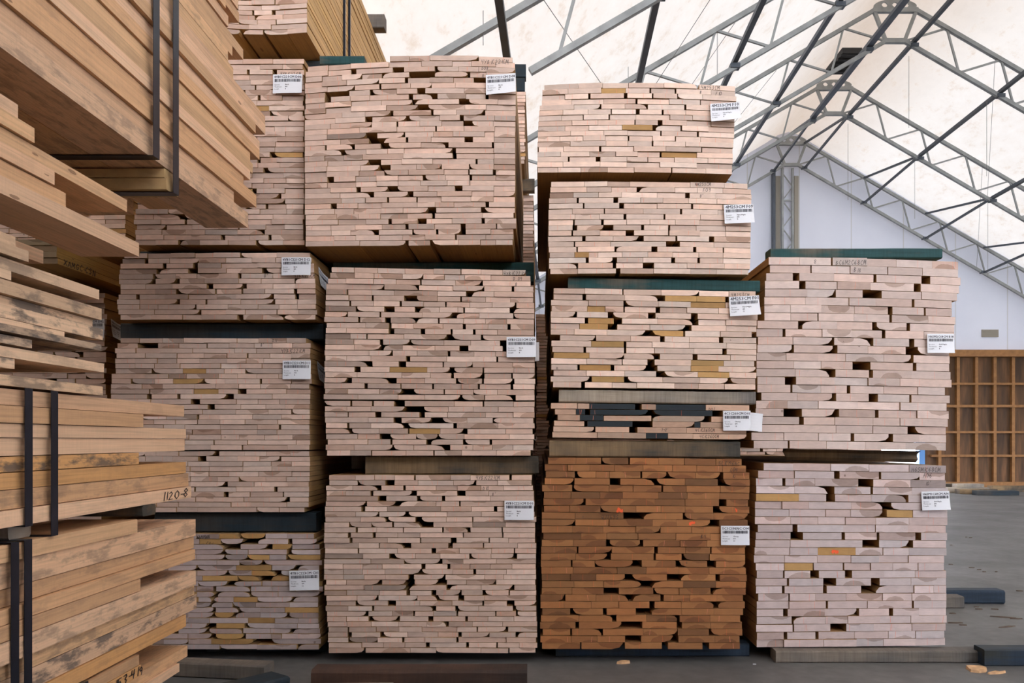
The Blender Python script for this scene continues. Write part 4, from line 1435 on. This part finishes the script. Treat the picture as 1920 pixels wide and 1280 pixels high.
# trusses
def truss(Y, label, lo=-HW_, hi=HW_):
    x0 = xap(Y)
    base = (x0, Y, ZAP - .6)
    r = empty('roof_truss', base)
    tag(r, label, 'roof truss', None)
    D = .60
    def T(x, dz=0): return (x0 + x, Y, ZAP - SLOPE * abs(x) + dz)
    def Bc(x): return (x0 + x, Y, ZAP - SLOPE * abs(x) - D)
    for s, e in ((-1, lo), (1, hi)):
        m = MB(); m.bar(T(s * .34), T(e - (1.2 if e == -5.62 else 0)), .06, .06, up=(0, 1, 0)); m.build('top_chord', M['steel'], r, base)
        m = MB(); m.bar(Bc(s * .15), Bc(e), .058, .058, up=(0, 1, 0)); m.build('bottom_chord', M['steel'], r, base)
        u = .15
        step = .87
        while u + step < abs(e) + .1:
            # bottom node u, top node shifted towards the eave
            t_ = u + step * .78
            m = MB()
            m.bar(Bc(s * u), T(s * t_), .028, .028, up=(0, 1, 0)); m.build('web_bar', M['steel'], r, base)
            m = MB()
            m.bar(T(s * t_), Bc(s * (u + step)), .028, .028, up=(0, 1, 0)); m.build('web_bar', M['steel'], r, base)
            u += step
    # crown plate with holes
    zt = T(.34)[2]
    m = MB()
    m.bar((x0 - .36, Y, zt), (x0 + .36, Y, zt), .07, .07, up=(0, 1, 0))
    m.bar((x0 - .34, Y, zt), (x0 - .15, Y, Bc(.15)[2]), .05, .05, up=(0, 1, 0))
    m.bar((x0 + .34, Y, zt), (x0 + .15, Y, Bc(.15)[2]), .05, .05, up=(0, 1, 0))
    m.bar((x0 - .17, Y, Bc(.15)[2]), (x0 + .17, Y, Bc(.15)[2]), .07, .07, up=(0, 1, 0))
    m.build('crown_frame', M['steel'], r, base)
    m = MB()
    # curved plate, built as a strip with gaps for the round holes
    def arc(x): return zt + .02 + .155 * math.sqrt(max(0, 1 - (x / .36) ** 2)) ** .8
    def strip(xs, lo_, hi_):
        for a, b in zip(xs, xs[1:]):
            n = len(m.v)
            for yy in (-.012, .012):
                m.v += [(x0 + a, Y + yy, lo_(a)), (x0 + b, Y + yy, lo_(b)), (x0 + b, Y + yy, hi_(b)), (x0 + a, Y + yy, hi_(a))]
            for q in ((0, 1, 2, 3), (7, 6, 5, 4), (0, 4, 5, 1), (3, 2, 6, 7)): m.face([n + i for i in q])
    xs = [-.34 + .68 * i / 34 for i in range(35)]
    hc = (-.17, 0.0, .17); hr = .042
    zc = zt + .085
    def hole(x):
        for c in hc:
            if abs(x - c) < hr: return math.sqrt(hr * hr - (x - c) ** 2)
        return 0.0
    strip(xs, lambda x: zt + .02, lambda x: min(arc(x), zc - hole(x)))
    strip(xs, lambda x: min(arc(x), zc + hole(x)), arc)
    m.build('crown_plate', M['steel'], r, base)
    return r


TY = [18.55, 15.65, 12.8, 9.9, 6.95]
labs = ['farthest grey steel roof truss against the white gable wall', 'second steel roof truss in front of the far gable', 'steel roof truss whose crown shows at the top of the photo',
        'steel roof truss passing just above bundle F10', 'nearest visible steel truss, crossing between D08 and F10']
for Y, lb in zip(TY, labs):
    truss(Y, lb, lo=(-5.62 if Y < 7 else -HW_ + .3), hi=HW_ - .3)

# purlins
offs = [(-5.8, 'fifth on the left slope, crossing beside D08'), (-4.5, 'fourth on the left slope'), (-3.2, 'third on the left slope'), (-1.9, 'second on the left slope'),
        (-.42, 'along the ridge, left of the crown'), (.3, 'along the ridge, right of the crown'), (1.68, 'second on the right slope'), (3.1, 'third on the right slope'), (4.45, 'fourth on the right slope'), (5.9, 'fifth on the right slope')]
for ox_, lb in offs:
    z = ZAP - SLOPE * abs(ox_) - .60 + .075
    base = (xap(12) + ox_, 12, z)
    r = empty('purlin', base)
    tag(r, 'long steel purlin running towards the far gable, ' + lb, 'purlin')
    ys = 5.0 if abs(ox_) > 5 or True else 0
    m = MB(); m.bar((xap(ys) + ox_, ys, z), (xap(TY[1]) + ox_, TY[1], z), .10 if ox_ == -.42 else .06, .055); m.build('purlin_tube', M['steel_dark'], r, base)
    m = MB(); m.bar((xap(TY[1]) + ox_, TY[1], z), (xap(TY[0]) + ox_, TY[0] - .04, z - .075), .04); m.build('brace', M['steel_dark'], r, base)
    m = MB(); m.bar((xap(TY[1]) + ox_, TY[1], z), (xap(TY[0]) + ox_, TY[0] - .04, z + .50), .04); m.build('brace', M['steel_dark'], r, base)
    for Y in TY:
        m = MB(); m.box((xap(Y) + ox_ - .06, Y - .05, z - .09), (xap(Y) + ox_ + .06, Y + .05, z - .035)); m.build('clamp', M['steel_dark'], r, base)

# bracing cables under the roof
cb = [((3, 2.9), (2, 4.3)), ((2, 2.9), (1, 4.3)), ((1, 2.9), (0, 4.3)), ((2, 1.6), (1, 3.0)), ((1, 4.4), (0, 5.8)), ((2, 4.4), (1, 5.8)),
      ((3, -3.2), (2, -4.5)), ((4, -3.2), (3, -4.5)), ((4, -5.5), (3, -4.5)), ((3, -4.5), (2, -3.2)), ((2, -1.9), (1, -3.2))]
for i, ((ta, xa1), (tb, xb1)) in enumerate(cb):
    Ya, Yb = TY[ta], TY[tb]
    p = (xap(Ya) + xa1, Ya, ZAP - SLOPE * abs(xa1) - .05)
    q = (xap(Yb) + xb1, Yb, ZAP - SLOPE * abs(xb1) - .55)
    m = MB(); m.tube([p, q], .0035, 5)
    o = m.build('bracing_cable', M['cable'])
    tag(o, 'thin steel bracing cable stretched between two roof trusses', 'cable', 'bracing cables under the roof')
for i, (px_, Y, ptop, pbot) in enumerate(((1704, 12.8, 105, 240), (1590, 15.65, 232, 375), (1715, 15.65, 290, 410), (1852, 15.65, 370, 520), (906, 6.95, 5, 85), (1178, 9.9, 40, 150), (1345, 9.9, 60, 150), (1850, 12.8, 190, 330))):
    m = MB(); m.tube([(X(px_, Y), Y, Z(pbot, Y)), (X(px_, Y), Y, Z(ptop, Y))], .0035, 5)
    tag(m.build('hanging_wire', M['cable']), 'thin wire hanging straight down from a roof truss', 'wire', 'wires hanging from the trusses')

# lattice column at the gable
cx = X(1477, 18.6)
base = (cx, 18.6, 0)
r = empty('lattice_column', base)
tag(r, 'steel lattice column standing at the middle of the white gable wall', 'column')
for px_ in (1467, 1486):
    m = MB(); m.bar((X(px_, 18.6), 18.6, 0), (X(px_, 18.6), 18.6, 7.45), .05); m.build('chord', M['steel'], r, base)
m = MB(); z = .3; sgn = 0
while z < 7.2:
    a, b_ = (1467, 1486) if sgn % 2 == 0 else (1486, 1467)
    m.bar((X(a, 18.6), 18.6, z), (X(b_, 18.6), 18.6, z + .32), .022); z += .32; sgn += 1
    if sgn % 4 == 0: m.bar((X(1467, 18.6), 18.6, z), (X(1486, 18.6), 18.6, z), .03)
m.build('lacing', M['steel'], r, base)
m = MB(); m.box((X(1448.5, 18.6), 18.55, 0), (X(1453, 18.6), 18.70, 7.35)); o = m.build('wall_post', M['steel_dark'])
tag(o, 'slim dark steel post on the gable wall just left of the lattice column', 'post')
# stained board strips flanking the column
for pa, pb, lb in ((1454, 1463, 'left'), (1489, 1497, 'right')):
    m = MB(); m.box((X(pa, 18.7), 18.68, 0), (X(pb, 18.7), 18.745, 7.3))
    tag(m.build('trim_1' if lb == 'left' else 'trim_2', M['vent']), kind='structure')
# second gable column further right
m = MB(); m.box((X(1726, 18.6), 18.6, 0), (X(1731, 18.6), 18.7, 5.45)); m.box((X(1736, 18.6), 18.6, 0), (X(1739, 18.6), 18.7, 5.4))
for i in range(14):
    zz = 3.3 + i * .15
    m.bar((X(1729, 18.6), 18.62, zz), (X(1738, 18.6), 18.62, zz + (.15 if i % 2 else -.0)), .02)
# keep it above the timber wall
m.v = [(x, y, max(z, WZ + .02)) for x, y, z in m.v]
tag(m.build('gable_post', M['vent']), 'twin pale steel post on the gable wall above the timber wall', 'post')
# ridge ventilator opening (dark) near the third truss
Yv = 14.2
m = MB(); m.box((xap(Yv) - .50, 13.8, ZAP - .40), (xap(Yv) - .16, 14.6, ZAP - .30))
for i in range(5): m.box((xap(Yv) - .51, 13.83 + i * .15, ZAP - .43), (xap(Yv) - .15, 13.88 + i * .15, ZAP - .40))
tag(m.build('ridge_ventilator', M['dark']), 'dark ventilator box under the ridge between two trusses', 'ventilator')
